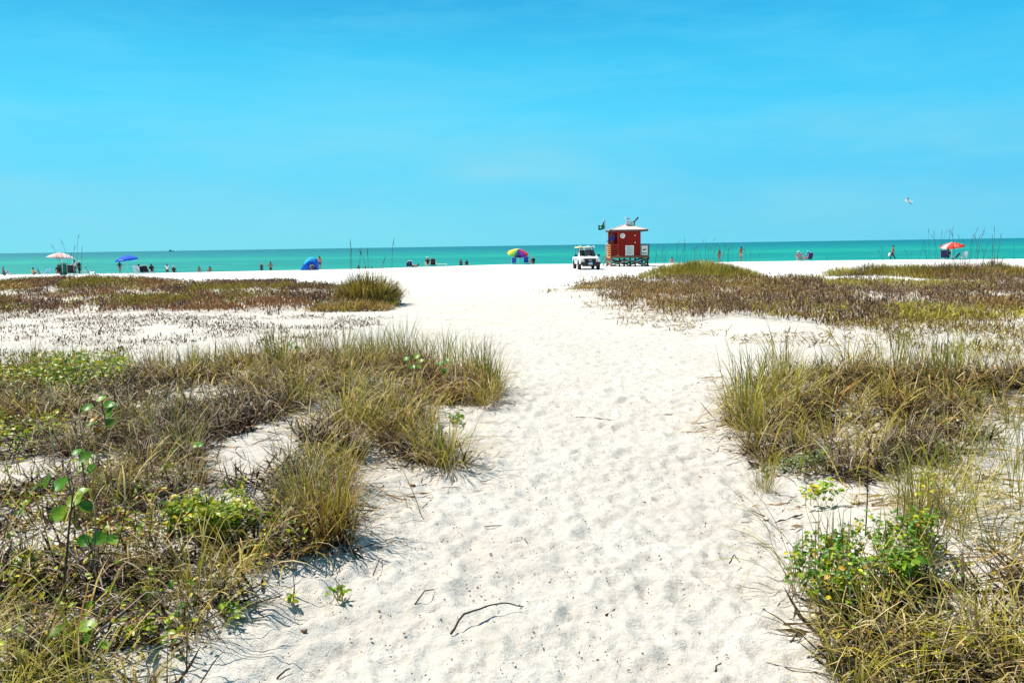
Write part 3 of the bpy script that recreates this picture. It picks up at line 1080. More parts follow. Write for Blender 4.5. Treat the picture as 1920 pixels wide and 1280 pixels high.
for (px, py, k, s) in [(640, 740, 'arch', .85), (700, 760, 'arch', .85), (740, 790, 'arch', .8), (690, 810, 'arch', .8), (640, 800, 'arch', .75), (780, 820, 'arch', .8), (735, 840, 'dry', .85),
                       (560, 760, 'dry', .7), (500, 740, 'dry', .7), (340, 790, 'dry', .75), (300, 830, 'dry', .7), (350, 860, 'green', .55), (420, 790, 'dry', .6), (250, 800, 'dry', .6),
                       (280, 900, 'dry', .7), (360, 910, 'dry', .6), (150, 850, 'arch', .6), (90, 810, 'dry', .6), (40, 780, 'dry', .6), (190, 930, 'dry', .6)]:
    tussock(px, py, k, s, T_LM, G_LM)
tussock(820, 872, 'dry', 0.95, 'drooping tan grass tussock spilling onto the path from the left dune', None)
tussock(845, 880, 'arch', 0.72, 'rust and olive grass tussock beside the drooping tan one at the path edge', None)
tussock(608, 1015, 'rust', 0.95, 'tall rust and gold grass tussock at the lower left path edge', None)
tussock(630, 1000, 'rust', 0.72, 'shorter rust and gold grass tussock leaning over the sand beside the tall one', None)
tussock(570, 960, 'rust', 0.80, 'rust and gold grass tussock behind the tall one at the lower left path edge', None)
tussock(640, 905, 'rust', 0.78, 'green and rust grass tussock right of the bare sand pocket on the left dune', None)
tussock(585, 900, 'arch', 0.7, 'brown arching tussock on the right rim of the bare sand pocket', None)
G_LF = 'long bladed grass tussocks in the bottom left corner'
T_LF = 'yellow green long bladed grass tussock in the bottom left corner'
for (px, py, k, s) in [(60, 1270, 'arch', .46), (150, 1310, 'arch', .48), (-30, 1200, 'arch', .5), (20, 1340, 'arch', .5), (-100, 1290, 'arch', .5), (250, 1330, 'arch', .42)]:
    tussock(px, py, k, s, T_LF, G_LF)
G_LT = 'tan tussocks of the lower left dune'
T_LT = 'tan dead grass tussock fanning out on the lower left dune'
for (px, py, k, s) in [(370, 1120, 'arch', .55), (430, 1090, 'dry', .45), (250, 1070, 'dry', .42), (300, 1150, 'dry', .42), (350, 1200, 'dry', .40), (90, 1180, 'dry', .38), (490, 1050, 'dry', .45)]:
    tussock(px, py, k, s, T_LT, G_LT)

G_RB = 'tall grass tussocks along the back of the right dune'
T_RB = 'tall green beach grass tussock in the row along the back of the right dune'
for i in range(13):
    px = 1470 + i / 12 * 500 + random.uniform(-10, 10)
    py = 708 + random.uniform(-14, 14)
    tussock(px, py, random.choice(('green', 'green', 'sparse', 'arch', 'dry')), random.uniform(.60, .92), T_RB, G_RB)
G_RE = 'green tussocks leaning over the path from the right dune'
T_RE = 'green arching grass tussock at the path side edge of the right dune'
for (px, py, k, s) in [(1392, 785, 'green', .85), (1415, 765, 'green', .9), (1440, 790, 'arch', .85), (1405, 810, 'arch', .8), (1445, 745, 'green', .9), (1430, 840, 'arch', .7), (1480, 770, 'arch', .85)]:
    tussock(px, py, k, s, T_RE, G_RE)
G_RM = 'tan arching tussocks on the right dune'
T_RM = 'tan and olive arching grass tussock in the middle of the right dune'
for (px, py, k, s) in [(1540, 760, 'dry', .9), (1600, 780, 'arch', .85), (1660, 760, 'arch', .9), (1720, 770, 'dry', .9), (1780, 760, 'arch', .85), (1560, 820, 'dry', .85), (1630, 840, 'arch', .75),
                       (1700, 820, 'dry', .8), (1770, 810, 'dry', .7), (1500, 850, 'dry', .8), (1480, 820, 'arch', .75), (1600, 870, 'dry', .65), (1820, 770, 'rust', .7), (1540, 890, 'dry', .6), (1440, 880, 'dry', .6)]:
    tussock(px, py, k, s * .70, T_RM, G_RM)
tussock(1432, 922, 'green', 0.38, 'small upright green tuft on the sand at the right path edge', None)
G_RS = 'wiry sparse tufts at the right edge'
T_RS = 'wiry sparse grass tuft on the bare sand near the right edge'
for (px, py, s) in [(1890, 800, .9), (1850, 860, .8), (1900, 880, .8), (1780, 900, .7), (1840, 960, .6), (1920, 960, .7), (1880, 1040, .55), (1800, 1010, .6), (1950, 780, .9)]:
    tussock(px, py, 'sparse', s, T_RS, G_RS)
G_RF = 'long arching tussocks in the bottom right corner'
T_RF = 'long arching straw grass tussock in the bottom right corner'
for (px, py, k, s) in [(1640, 1240, 'arch', .50), (1770, 1270, 'arch', .52), (1870, 1240, 'arch', .5), (1830, 1150, 'dry', .45), (1590, 1200, 'dry', .38), (1920, 1300, 'arch', .55),
                       (1600, 1300, 'arch', .42), (1730, 1330, 'dry', .5)]:
    tussock(px, py, k, s, T_RF, G_RF)
tussock(1760, 985, 'arch', 0.62, 'yellow green long bladed tussock right behind the leafy bush', None)
tussock(1715, 960, 'green', 0.62, 'tall thin green tussock rising out of the back of the leafy bush', None)

# wiry arcs leaning out over the path sand
def arc_grass(px, py, n, L, az, label):
    p = gp(px, py)
    a = np.full(n, az) + (RNG.random(n) - 0.5) * 1.1
    base = np.stack([(RNG.random(n) - 0.5) * 0.12, (RNG.random(n) - 0.5) * 0.12, np.zeros(n)], 1)
    arr = fit(ribbons(base, a, uni(n, L * 0.6, L), uni(n, 0.2, 0.9), uni(n, 0.9, 1.7), uni(n, 0.003, 0.006), pal([OLIVE, BROWN], n), pal([OLIVE, TAN, DKGREEN], n), 9))
    o = link('arching_grass', np_mesh('arching_grass', *arr), M_GRASS, None, p)
    tag(o, label, 'grass')


arc_grass(1500, 1100, 16, 0.75, math.pi * 0.95, 'thin wiry blades arching left over the path from the leafy bush')
arc_grass(1460, 1020, 9, 0.55, math.pi * 0.7, 'few thin dark blades leaning left behind the leafy bush')
arc_grass(1425, 828, 9, 0.85, math.pi * 0.98, 'loose pair of long blades drooping onto the path from the right dune')
arc_grass(1405, 790, 14, 0.85, math.pi * 0.9, 'fan of fine blades swept left from the green edge of the right dune')
arc_grass(930, 735, 14, 0.70, 0.2, 'fine green blades swept right from the corner of the left dune')
arc_grass(900, 790, 8, 0.60, -0.3, 'few blades lying right onto the path below the green corner')
arc_grass(850, 850, 12, 0.65, -0.35, 'long drooping blades trailing right from the tan tussock')
arc_grass(797, 967, 7, 0.45, math.pi * 0.85, 'lone sprig of green blades lying flat on the sand left of centre')
arc_grass(660, 1010, 12, 0.55, -0.2, 'fine blades leaning right from the rust tussock at the lower left')
arc_grass(390, 1215, 7, 0.55, 0.5, 'two yellow stems standing near the bottom at the left path edge')


# ------------------------------------------------------------------ leafy plants
def leafy(name, px_poly, n, hgt, Ls, label, cat, cols, wts, stems=40, dens=None):
    G = ground_pts(px_poly)
    ctr = Vector(G.mean(0))
    t = thing(name, label, cat, ctr)
    poly = [(g[0], g[1]) for g in G]
    x0, y0 = G[:, :2].min(0)
    x1, y1 = G[:, :2].max(0)
    pts = np.zeros((0, 2))
    while len(pts) < n:
        P = np.stack([uni(n, x0, x1), uni(n, y0, y1)], 1)
        v = fbm(P[:, 0] * 5, P[:, 1] * 5, 99, 3)
        wb = np.stack([fbm(P[:, 0] * 4, P[:, 1] * 4, 5, 2) - .5, fbm(P[:, 0] * 4, P[:, 1] * 4, 6, 2) - .5], 1) * 0.35
        P = P[in_poly(P + wb, poly) & (RNG.random(n) < sstep(0.32, 0.55, v))]
        pts = np.concatenate([pts, P])
    pts = pts[:n]
    top = 0.4 + 0.6 * fbm(pts[:, 0] * 4, pts[:, 1] * 4, 17, 2)
    z = H(pts[:, 0], pts[:, 1]) + hgt * top * (0.15 + 0.85 * RNG.random(n) ** 0.6)
    P3 = np.stack([pts[:, 0], pts[:, 1], z], 1) - np.array(ctr)
    N_ = np.stack([RNG.normal(0, .55, n), RNG.normal(0, .55, n), np.ones(n)], 1)
    N_ /= np.linalg.norm(N_, axis=1, keepdims=True)
    a = RNG.random(n) * 6.283
    A = np.stack([np.cos(a), np.sin(a), 0 * a], 1)
    A -= N_ * (A * N_).sum(1, keepdims=True)
    A /= np.linalg.norm(A, axis=1, keepdims=True)
    L = uni(n, *Ls)
    lf = leaf_geo(n, P3, N_, A, L, L * uni(n, .45, .75), pal(cols, n, .25, wts))
    k = RNG.choice(n, stems)
    sb = P3[k].copy()
    sb[:, 2] = H(sb[:, 0] + ctr.x, sb[:, 1] + ctr.y) - ctr.z
    arr = ribbons(sb, RNG.random(stems) * 6.28, uni(stems, hgt * .6, hgt * 1.3), uni(stems, 0, .7), uni(stems, -.5, .8), uni(stems, .003, .006), pal([BROWN, RUST], stems), pal([BROWN, OLIVE], stems), 4)
    link('foliage', np_mesh('foliage', *merge([lf, arr])), M_LEAF, t)
    return t


print('leafy')
GC = [LG, LG2, LG3, LY]
leafy('leafy_vine', [(-60, 725), (60, 700), (180, 690), (245, 700), (240, 730), (180, 745), (60, 750), (-60, 760)], 2200, 0.42, (0.035, 0.06), 'bright green small leaved vine patch at the left edge behind the round leaf plant', 'vine', GC, [3, 3, 2, 1], 60)
leafy('leafy_vine', [(-60, 800), (40, 795), (130, 815), (110, 845), (-60, 860)], 320, 0.24, (0.03, 0.055), 'thin yellow green vine patch at the left edge below the larger one', 'vine', GC, [3, 3, 1, 2], 30)
leafy('leafy_vine', [(320, 990), (380, 965), (470, 955), (540, 975), (545, 1015), (460, 1030), (360, 1035)], 1300, 0.30, (0.022, 0.045), 'yellow green small leaved vine patch left of the rust tussock', 'vine', GC, [3, 4, 2, 2], 60)
leafy('leafy_vine', [(-30, 1065), (60, 1060), (110, 1090), (60, 1130), (-30, 1140)], 320, 0.20, (0.022, 0.044), 'light green trailing vine low in the left foreground', 'vine', GC, [3, 4, 1, 2], 24)
leafy('leafy_vine', [(150, 985), (260, 975), (330, 1010), (250, 1060), (160, 1050)], 320, 0.2, (0.02, 0.04), 'olive sprawling vine between the dry tussocks of the left foreground', 'vine', [LG, OLIVE, LY, RUST], [2, 3, 1, 2], 24)
leafy('leafy_vine', [(250, 905), (330, 890), (350, 925), (280, 945)], 110, 0.12, (0.018, 0.034), 'tiny bright vine sprig left of the bare sand pocket', 'vine', GC, [3, 3, 1, 1], 12)
leafy('leafy_vine', [(215, 1210), (300, 1195), (330, 1230), (250, 1250)], 70, 0.12, (0.022, 0.04), 'fresh green sprig among dead grass near the bottom left', 'vine', GC, [3, 3, 1, 1], 12)
leafy('leafy_bush', [(1478, 1125), (1500, 1075), (1580, 1050), (1680, 1035), (1755, 1050), (1770, 1095), (1700, 1140), (1600, 1165), (1520, 1170)], 2100, 0.36, (0.018, 0.036), 'leafy bright green bush with a few yellow leaves at the lower right path edge', 'bush', [(.18, .30, .02), LG2, LG3, LY, LO, BROWN], [4, 2.5, 6, 1.2, .6, 2], 200)
leafy('leafy_bush', [(1680, 1010), (1740, 960), (1790, 985), (1770, 1050), (1700, 1060)], 420, 0.32, (0.016, 0.032), 'olive yellow twiggy bush just behind the bright leafy one', 'bush', [LG, LG2, LY, OLIVE], [2, 3, 2, 2], 60)
leafy('leafy_bush', [(1690, 1135), (1740, 1120), (1750, 1145), (1700, 1155)], 40, 0.30, (0.045, 0.07), 'cluster of broad glossy green leaves in front of the leafy bush', 'bush', [LG, LG3], [2, 1], 12)
leafy('leafy_bush', [(1745, 1240), (1800, 1230), (1805, 1255), (1750, 1260)], 26, 0.22, (0.035, 0.055), 'small yellow leaved sprig in the bottom right tangle', 'bush', [LY, LG2], [3, 1], 8)
leafy('leafy_bush', [(1495, 950), (1560, 940), (1570, 958), (1510, 966)], 70, 0.20, (0.03, 0.05), 'small olive sprig standing alone on the sand above the leafy bush', 'bush', [LG, OLIVE, LY], [3, 2, 1], 14)
leafy('leafy_bush', [(1450, 890), (1540, 865), (1560, 890), (1480, 910)], 330, 0.20, (0.018, 0.032), 'pale grey green herb at the front foot of the right dune', 'bush', [(.22, .27, .12), (.30, .33, .16), LG], [3, 3, 1], 40)
leafy('leafy_bush', [(600, 1125), (640, 1110), (660, 1125), (620, 1135)], 22, 0.14, (0.025, 0.045), 'little green sprig casting a shadow on the sand at the left path edge', 'bush', [LG, LG3], [2, 1], 8)
leafy('leafy_bush', [(545, 1135), (580, 1128), (585, 1145), (550, 1150)], 14, 0.10, (0.02, 0.035), 'small yellow and green sprig on the sand near the bottom left', 'bush', [LY, LG], [1, 1], 6)
leafy('leafy_bush', [(425, 1160), (470, 1150), (475, 1185), (435, 1190)], 34, 0.12, (0.02, 0.035), 'green creeping sprig at the edge of the lower left grass', 'bush', [LG, LG2], [1, 1], 8)
leafy('leafy_bush', [(830, 790), (860, 780), (862, 800), (835, 806)], 46, 0.16, (0.035, 0.06), 'fresh green leafy sprout on the sand between two tussocks of the left dune', 'bush', [LG, LG3], [1, 1], 8)


def round_leaf_plant(px, py, hgt, spec, label):
    """a stalk with a few big round leaves: spec = list of (dx, dz, size, colour)"""
    p = gp(px, py)
    t = thing('round_leaf_plant', label, 'seedling', p)
    MB().tube([(0, 0, -.02), (0.012, 0.0, hgt * .5), (-0.01, 0.0, hgt)], 0.005, 6, 0, 0.003).build('stem', mat('woody_stem', (0.17, 0.11, 0.06), .8, .3), t)
    for (dx, dz, sz, c) in spec:
        n = 16
        dy = random.uniform(-.05, .05)
        tilt = Matrix.Rotation(random.uniform(.25, .95), 3, 'X') @ Matrix.Rotation(random.uniform(-.5, .5) + dx * 2, 3, 'Y')
        rings = []
        V = [tilt @ Vector((0, 0, 0))]
        for r_ in (0.5, 1.0):
            for k in range(n):
                a = 2 * math.pi * k / n
                notch = 1 - 0.32 * math.exp(-((a - math.pi) / .35) ** 2)
                rr = r_ * sz * .42 * notch * (1 + .06 * math.sin(3 * a + dx * 30))
                V.append(tilt @ Vector((rr * math.cos(a), rr * math.sin(a) * .92, .22 * rr * r_ * (1 + .35 * math.cos(2 * a)))))
        c_ = Vector((dx, dy, hgt * dz))
        m = bmesh.new()
        vv = [m.verts.new(v + c_) for v in V]
        for k in range(n):
            k2 = (k + 1) % n
            m.faces.new((vv[0], vv[1 + k], vv[1 + k2]))
            m.faces.new((vv[1 + k], vv[1 + n + k], vv[1 + n + k2], vv[1 + k2]))
        me = bpy.data.meshes.new('leaf')
        m.to_mesh(me)
        m.free()
        ca = me.color_attributes.new('tint', 'FLOAT_COLOR', 'POINT')
        for i in range(len(me.vertices)):
            j = random.uniform(.7, 1.25)
            rim = 1.5 if i > n and random.random() < .3 else 1.0
            ca.data[i].color = (min(c[0] * j * rim, 1), c[1] * j, c[2] * j, 1)
        for q in me.polygons:
            q.use_smooth = True
        lo = link('leaf', me, M_LEAF, t)
        MB().tube([(0, 0, hgt * max(dz - .12, .05)), tuple(c_ * 0.55 + Vector((0, 0, hgt * dz * .42))), tuple(c_)], 0.003, 5).build('leaf_stalk', mat('woody_stem', (0.1, .06, .035)), lo)
    return t


BG = (0.10, 0.28, 0.02)
BG2 = (0.24, 0.42, 0.03)
round_leaf_plant(200, 850, .42, [(.02, 1.0, .09, BG2), (.03, .86, .10, BG), (-.10, .84, .10, BG), (.04, .80, .10, BG), (.03, .68, .08, BG2), (-.06, .62, .07, LO), (-.08, .54, .09, BG), (.03, .54, .09, BG), (-.03, .44, .07, LO)], 'upright seedling with round green and orange leaves on the left dune')
round_leaf_plant(140, 1010, .36, [(-.16, .82, .10, BG), (-.10, .90, .11, BG), (-.03, .86, .11, BG), (.00, .55, .11, BG2), (-.05, .42, .12, BG2), (.07, .48, .10, BG), (.04, .68, .09, BG2)], 'seedling with a spray of big round glossy leaves at left')
round_leaf_plant(165, 990, .42, [(-.05, 1.0, .07, BG), (.03, .98, .09, BG), (-.02, .84, .08, BG2), (.06, .82, .08, BG)], 'dark stemmed seedling right behind the big round leaved one')
round_leaf_plant(175, 1090, .22, [(-.03, .9, .08, BG), (.04, .95, .09, BG), (-.03, .45, .09, LY), (.08, .85, .07, BG2)], 'low seedling with one yellow leaf under the green ones')
round_leaf_plant(148, 1245, .16, [(-.06, .9, .10, BG), (.05, 1.0, .09, BG2), (.00, .6, .10, BG), (.10, .5, .06, BG2)], 'squat round leaved seedling among the bottom left grass')
round_leaf_plant(550, 690, .30, [(.0, 1.0, .13, LG3), (.06, .8, .10, LG3)], 'single round dark green leaf poking out of the back of the left dune')
round_leaf_plant(375, 885, .20, [(-.02, .95, .07, BG2), (.03, 1.0, .06, BG)], 'pair of small bright leaves standing left of the bare sand pocket')
round_leaf_plant(780, 720, .34, [(-.10, .9, .11, BG), (.02, .98, .11, BG2), (.06, .8, .10, BG2), (.03, .6, .10, BG2), (-.05, .6, .1, BG)], 'bright round leaved sprout inside the green tussocks of the left dune')
round_leaf_plant(833, 722, .30, [(-.04, .9, .11, BG), (.05, .98, .11, BG), (.0, .6, .1, BG)], 'dark round leaved sprout right of the bright one inside the green tussocks')

# ------------------------------------------------------------------ sticks and debris on the path
print('debris')
M_TWIG = mat('dark_driftwood', (0.045, 0.032, 0.022), .85, .35, 40)


def twig(pxs, r, label, lift=0.012):
    pts = []
    n = len(pxs)
    for i, (px, py) in enumerate(pxs):
        g = gp(px, py)
        g.z += lift + (0.03 if 0 < i < n - 1 else 0.0) * (lift > .01)
        pts.append(g)
    base = pts[0].copy()
    pts = [p - base for p in pts]
    fine = []
    for a, b in zip(pts, pts[1:]):
        for k in range(3):
            fine.append(a.lerp(b, k / 3) + Vector((random.uniform(-1, 1), random.uniform(-1, 1), random.uniform(-.5, .5))) * r * .7)
    fine.append(pts[-1])
    o = MB().tube(fine, r, 7, 0, r * .5).build('twig', M_TWIG, None, base, True)
    tag(o, label, 'twig')


twig([(846, 1197), (868, 1173), (880, 1168), (910, 1157), (945, 1149), (982, 1145)], 0.0055, 'long dark bent stick lying across the middle of the path', 0.022)
twig([(778, 1139), (797, 1122), (814, 1109)], 0.004, 'short thin stick lying left of the long bent one')
twig([(908, 988), (945, 986), (975, 1000), (990, 1020)], 0.003, 'curved hair thin stem on the path above the long stick', 0.006)
twig([(1136, 1156), (1150, 1146), (1156, 1141)], 0.006, 'stubby dark twig on the right half of the path', 0.006)
twig([(1080, 783), (1110, 784), (1146, 788)], 0.006, 'grey stem lying crosswise on the far part of the path', 0.006)
twig([(1368, 1060), (1376, 1053), (1388, 1058)], 0.004, 'small hooked dark twig at the right path edge', 0.012)
twig([(1340, 1262), (1343, 1250), (1352, 1245)], 0.004, 'small dark twig near the bottom edge on the right of the path', 0.006)
twig([(1480, 1215), (1500, 1200), (1520, 1192)], 0.004, 'dark twig sticking out of the bottom right tangle', 0.02)
twig([(520, 1275), (530, 1262), (545, 1255)], 0.005, 'short dark twig at the bottom edge left of the path', 0.006)
twig([(1322, 990), (1322, 985), (1323, 980)], 0.004, 'tiny upright dark peg at the right path edge', 0.004)
twig([(700, 1083), (712, 1060), (718, 1050)], 0.003, 'thin straight stem lying right of the rust tussock', 0.012)
twig([(1620, 1130), (1621, 1000), (1622, 900)], 0.005, 'dark bare upright stem standing behind the leafy bush', 0.0) if False else None
g_ = gp(1622, 1010)
tag(MB().tube([(0, 0, -.03), (0.004, 0, .2), (0, .01, .42), (.012, 0, .58)], .004, 6, 0, .002).build('bare_stem', M_TWIG, None, g_, True), 'dark bare upright stem standing behind the leafy bush', 'stem')
g_ = gp(120, 1170)
tag(MB().tube([(0, 0, -.03), (0.02, 0, .2), (.05, .01, .42), (.09, 0, .60)], .007, 6, 0, .003).build('bare_stem', M_TWIG, None, g_, True), 'dark leaning bare stem in the left foreground', 'stem')


def chips(B, sr, cols, name, label):
    n = len(B)
    a = RNG.random(n) * 6.28
    L = uni(n, *sr)
    Wd = L * uni(n, .25, .7)
    c, s = np.cos(a), np.sin(a)
    hgt = L * uni(n, .15, .5)
    V = np.zeros((n, 5, 3))
    for i, (u_, v_) in enumerate(((-.5, -.4), (.5, -.5), (.55, .4), (-.4, .5))):
        V[:, i, 0] = B[:, 0] + u_ * L * c - v_ * Wd * s
        V[:, i, 1] = B[:, 1] + u_ * L * s + v_ * Wd * c
        V[:, i, 2] = B[:, 2] - .002
    V[:, 4] = B + np.stack([.1 * L, .1 * Wd, hgt], 1)
    tri = np.array([(0, 1, 4), (1, 2, 4), (2, 3, 4), (3, 0, 4)])
    Q = (np.arange(n)[:, None, None] * 5 + tri[None]).reshape(-1, 3)
    o = link(name, np_mesh(name, V.reshape(-1, 3), Q, np.repeat(pal(cols, n, .4), 5, 0), False), M_DRY)
    tag(o, label, 'debris', kind='stuff')


PATH = [(440, 1330), (640, 1060), (720, 930), (900, 880), (950, 760), (900, 640), (760, 560), (740, 545), (1060, 545), (1140, 575), (1290, 615), (1420, 640), (1340, 760), (1370, 880), (1480, 960), (1420, 1150), (1480, 1330)]
B1 = scatter(PATH, 50)
B2 = scatter(PATH, 110)
B2 = B2[B2[:, 1] < 9]
B1[:, 2] += .015
B2[:, 2] += .012
chips(np.concatenate([B1[B1[:, 1] < 25]]), (.006, .015), [DKBROWN, BROWN, (.03, .025, .02)], 'sand_debris', 'dark specks of shell and plant debris strewn over the sandy path')
chips(B2, (.004, .010), [DKBROWN, GREY, (.03, .025, .02)], 'sand_crumbs', 'fine dark crumbs scattered on the near sand of the path')


def pod(px, py, s, label):
    g = gp(px, py)
    m = MB()
    for k in range(5):
        m.ell((random.uniform(-.5, .5) * s, random.uniform(-.5, .5) * s, s * random.uniform(.2, .6)), (s * .45, s * .3, s * .3), 1, Euler((random.random(), random.random(), random.random() * 6)).to_matrix())
    tag(m.build('dead_leaf', mat('curled_dead_leaf', (.16, .075, .03), .8, .4, 60), None, g, True), label, 'dead leaf')


pod(516, 1232, .025, 'curled brown dead leaf on the sand at lower left near the bottom')
pod(572, 1190, .028, 'brown dead leaf with dark shadow on the sand at the left path edge')
pod(775, 915, .035, 'reddish brown dead leaf below the drooping tan tussock')
pod(495, 1182, .015, 'tiny brown seed pod beside the grass at lower left')
pod(700, 1120, .012, 'dark seed pod lying alone on the left half of the path')
pod(672, 1032, .014, 'dark seed pod right of the rust tussock')
pod(1455, 830 + 0, .03, 'brown dead leaf at the foot of the green edge on the right dune')
pod(1368, 822, .03, 'flat brown dead leaf on the sand left of the right dune')

# ------------------------------------------------------------------ people
SKINS = {'tan': mat('skin_tan', (0.26, 0.13, 0.08), .55, .08), 'brown': mat('skin_brown', (0.16, 0.08, 0.05), .55, .08), 'pink': mat('skin_fair', (0.55, 0.33, 0.25), .55, .08)}


def cloth(name, c):
    return mat('cloth_' + name, c, .85, .15, 30)


CL = {'black': cloth('black', (.015, .015, .018)), 'navy': cloth('navy', (.012, .02, .09)), 'white': cloth('white', (.78, .78, .76)), 'blue': cloth('blue', (.02, .09, .45)), 'lightblue': cloth('light_blue', (.25, .5, .75)),
      'red': cloth('red', (.55, .03, .03)), 'green': cloth('green', (.0, .13, .09)), 'tan': cloth('tan', (.5, .38, .22)), 'pinkish': cloth('pink', (.5, .2, .2)), 'teal': cloth('teal', (.02, .25, .3)), 'grey': cloth('grey', (.2, .2, .22))}
HAIR = {'dark': mat('hair_dark', (.02, .014, .01), .6, .3, 60), 'brown': mat('hair_brown', (.07, .04, .02), .6, .3, 60), 'blond': mat('hair_blond', (.45, .3, .12), .6, .3, 60)}


def joints(pose):
    j = {'pelvis': (0, 0, .95), 'waist': (0, 0, 1.10), 'chest': (0, .0, 1.30), 'neck': (0, .0, 1.47), 'head': (0, .015, 1.58), 'top': (0, .0, 1.67), 'nose': (0, .105, 1.575)}
    for s, n in ((-1, 'l'), (1, 'r')):
        j.update({'sh' + n: (s * .17, 0, 1.40), 'el' + n: (s * .23, -.02, 1.12), 'wr' + n: (s * .24, .05, .88), 'ha' + n: (s * .24, .08, .81),
                  'hi' + n: (s * .09, 0, .90), 'kn' + n: (s * .10, .02, .49), 'an' + n: (s * .10, -.01, .08), 'to' + n: (s * .11, .14, .03)})
    if pose == 'hips':
        for s, n in ((-1, 'l'), (1, 'r')):
            j.update({'el' + n: (s * .38, -.06, 1.14), 'wr' + n: (s * .20, .02, .99), 'ha' + n: (s * .15, .06, .95)})
    elif pose == 'walk':
        j.update({'knl': (-.1, .22, .52), 'anl': (-.1, .26, .09), 'tol': (-.11, .42, .05), 'knr': (.1, -.06, .49), 'anr': (.1, -.32, .16), 'tor': (.11, -.22, .03),
                  'ell': (-.23, -.12, 1.13), 'wrl': (-.24, -.08, .89), 'hal': (-.24, -.06, .81), 'elr': (.23, .08, 1.13), 'wrr': (.24, .24, .93), 'har': (.24, .30, .87)})
    elif pose == 'shade':
        j.update({'elr': (.30, .10, 1.30), 'wrr': (.16, .16, 1.52), 'har': (.09, .14, 1.60)})
    elif pose == 'sit':
        j = {'pelvis': (0, -.05, .30), 'waist': (0, -.11, .44), 'chest': (0, -.19, .64), 'neck': (0, -.22, .82), 'head': (0, -.19, .93), 'top': (0, -.20, 1.02), 'nose': (0, -.09, .93)}
        for s, n in ((-1, 'l'), (1, 'r')):
            j.update({'sh' + n: (s * .17, -.20, .75), 'el' + n: (s * .26, -.10, .50), 'wr' + n: (s * .24, .12, .46), 'ha' + n: (s * .22, .19, .45),
                      'hi' + n: (s * .10, .0, .28), 'kn' + n: (s * .12, .40, .42), 'an' + n: (s * .12, .68, .08), 'to' + n: (s * .12, .80, .14)})
    elif pose == 'ground':
        j = {'pelvis': (0, 0, .12), 'waist': (0, -.03, .27), 'chest': (0, -.02, .47), 'neck': (0, .02, .65), 'head': (0, .06, .76), 'top': (0, .05, .85), 'nose': (0, .155, .75)}
        for s, n in ((-1, 'l'), (1, 'r')):
            j.update({'sh' + n: (s * .17, .0, .58), 'el' + n: (s * .25, .14, .36), 'wr' + n: (s * .16, .36, .40), 'ha' + n: (s * .10, .42, .42),
                      'hi' + n: (s * .10, .06, .11), 'kn' + n: (s * .16, .38, .42), 'an' + n: (s * .14, .62, .07), 'to' + n: (s * .14, .76, .04)})
    elif pose == 'lie':
        j = {'pelvis': (0, 0, .13), 'waist': (0, -.16, .15), 'chest': (0, -.36, .20), 'neck': (0, -.53, .27), 'head': (0, -.63, .33), 'top': (0, -.72, .36), 'nose': (0, -.60, .43)}
        for s, n in ((-1, 'l'), (1, 'r')):
            j.update({'sh' + n: (s * .17, -.46, .22), 'el' + n: (s * .28, -.26, .08), 'wr' + n: (s * .24, -.02, .06), 'ha' + n: (s * .24, .06, .05),
                      'hi' + n: (s * .10, .05, .12), 'kn' + n: (s * .11, .42, .30), 'an' + n: (s * .11, .74, .07), 'to' + n: (s * .12, .82, .14)})
    return j


RAD = {'pelvis': .135, 'waist': .12, 'chest': .145, 'neck': .055, 'head': .088, 'top': .055, 'nose': .016, 'sh': .062, 'el': .043, 'wr': .028, 'ha': .036, 'hi': .088, 'kn': .058, 'an': .038, 'to': .032}


def skin_mesh(name, V, E, r, root, m, parent, sub=1):
    me = bpy.data.meshes.new(name)
    me.from_pydata([tuple(v) for v in V], E, [])
    o = link(name, me, m, parent)
    o.modifiers.new('skin', 'SKIN')
    sv = me.skin_vertices[0].data
    for i, rr in enumerate(r):
        sv[i].radius = (rr, rr) if not isinstance(rr, tuple) else rr
        sv[i].use_root = (i == root)
    sm = o.modifiers.new('smooth', 'SUBSURF')
    sm.levels = sub
    sm.render_levels = sub
    o.modifiers['skin'].use_smooth_shade = True
    return o


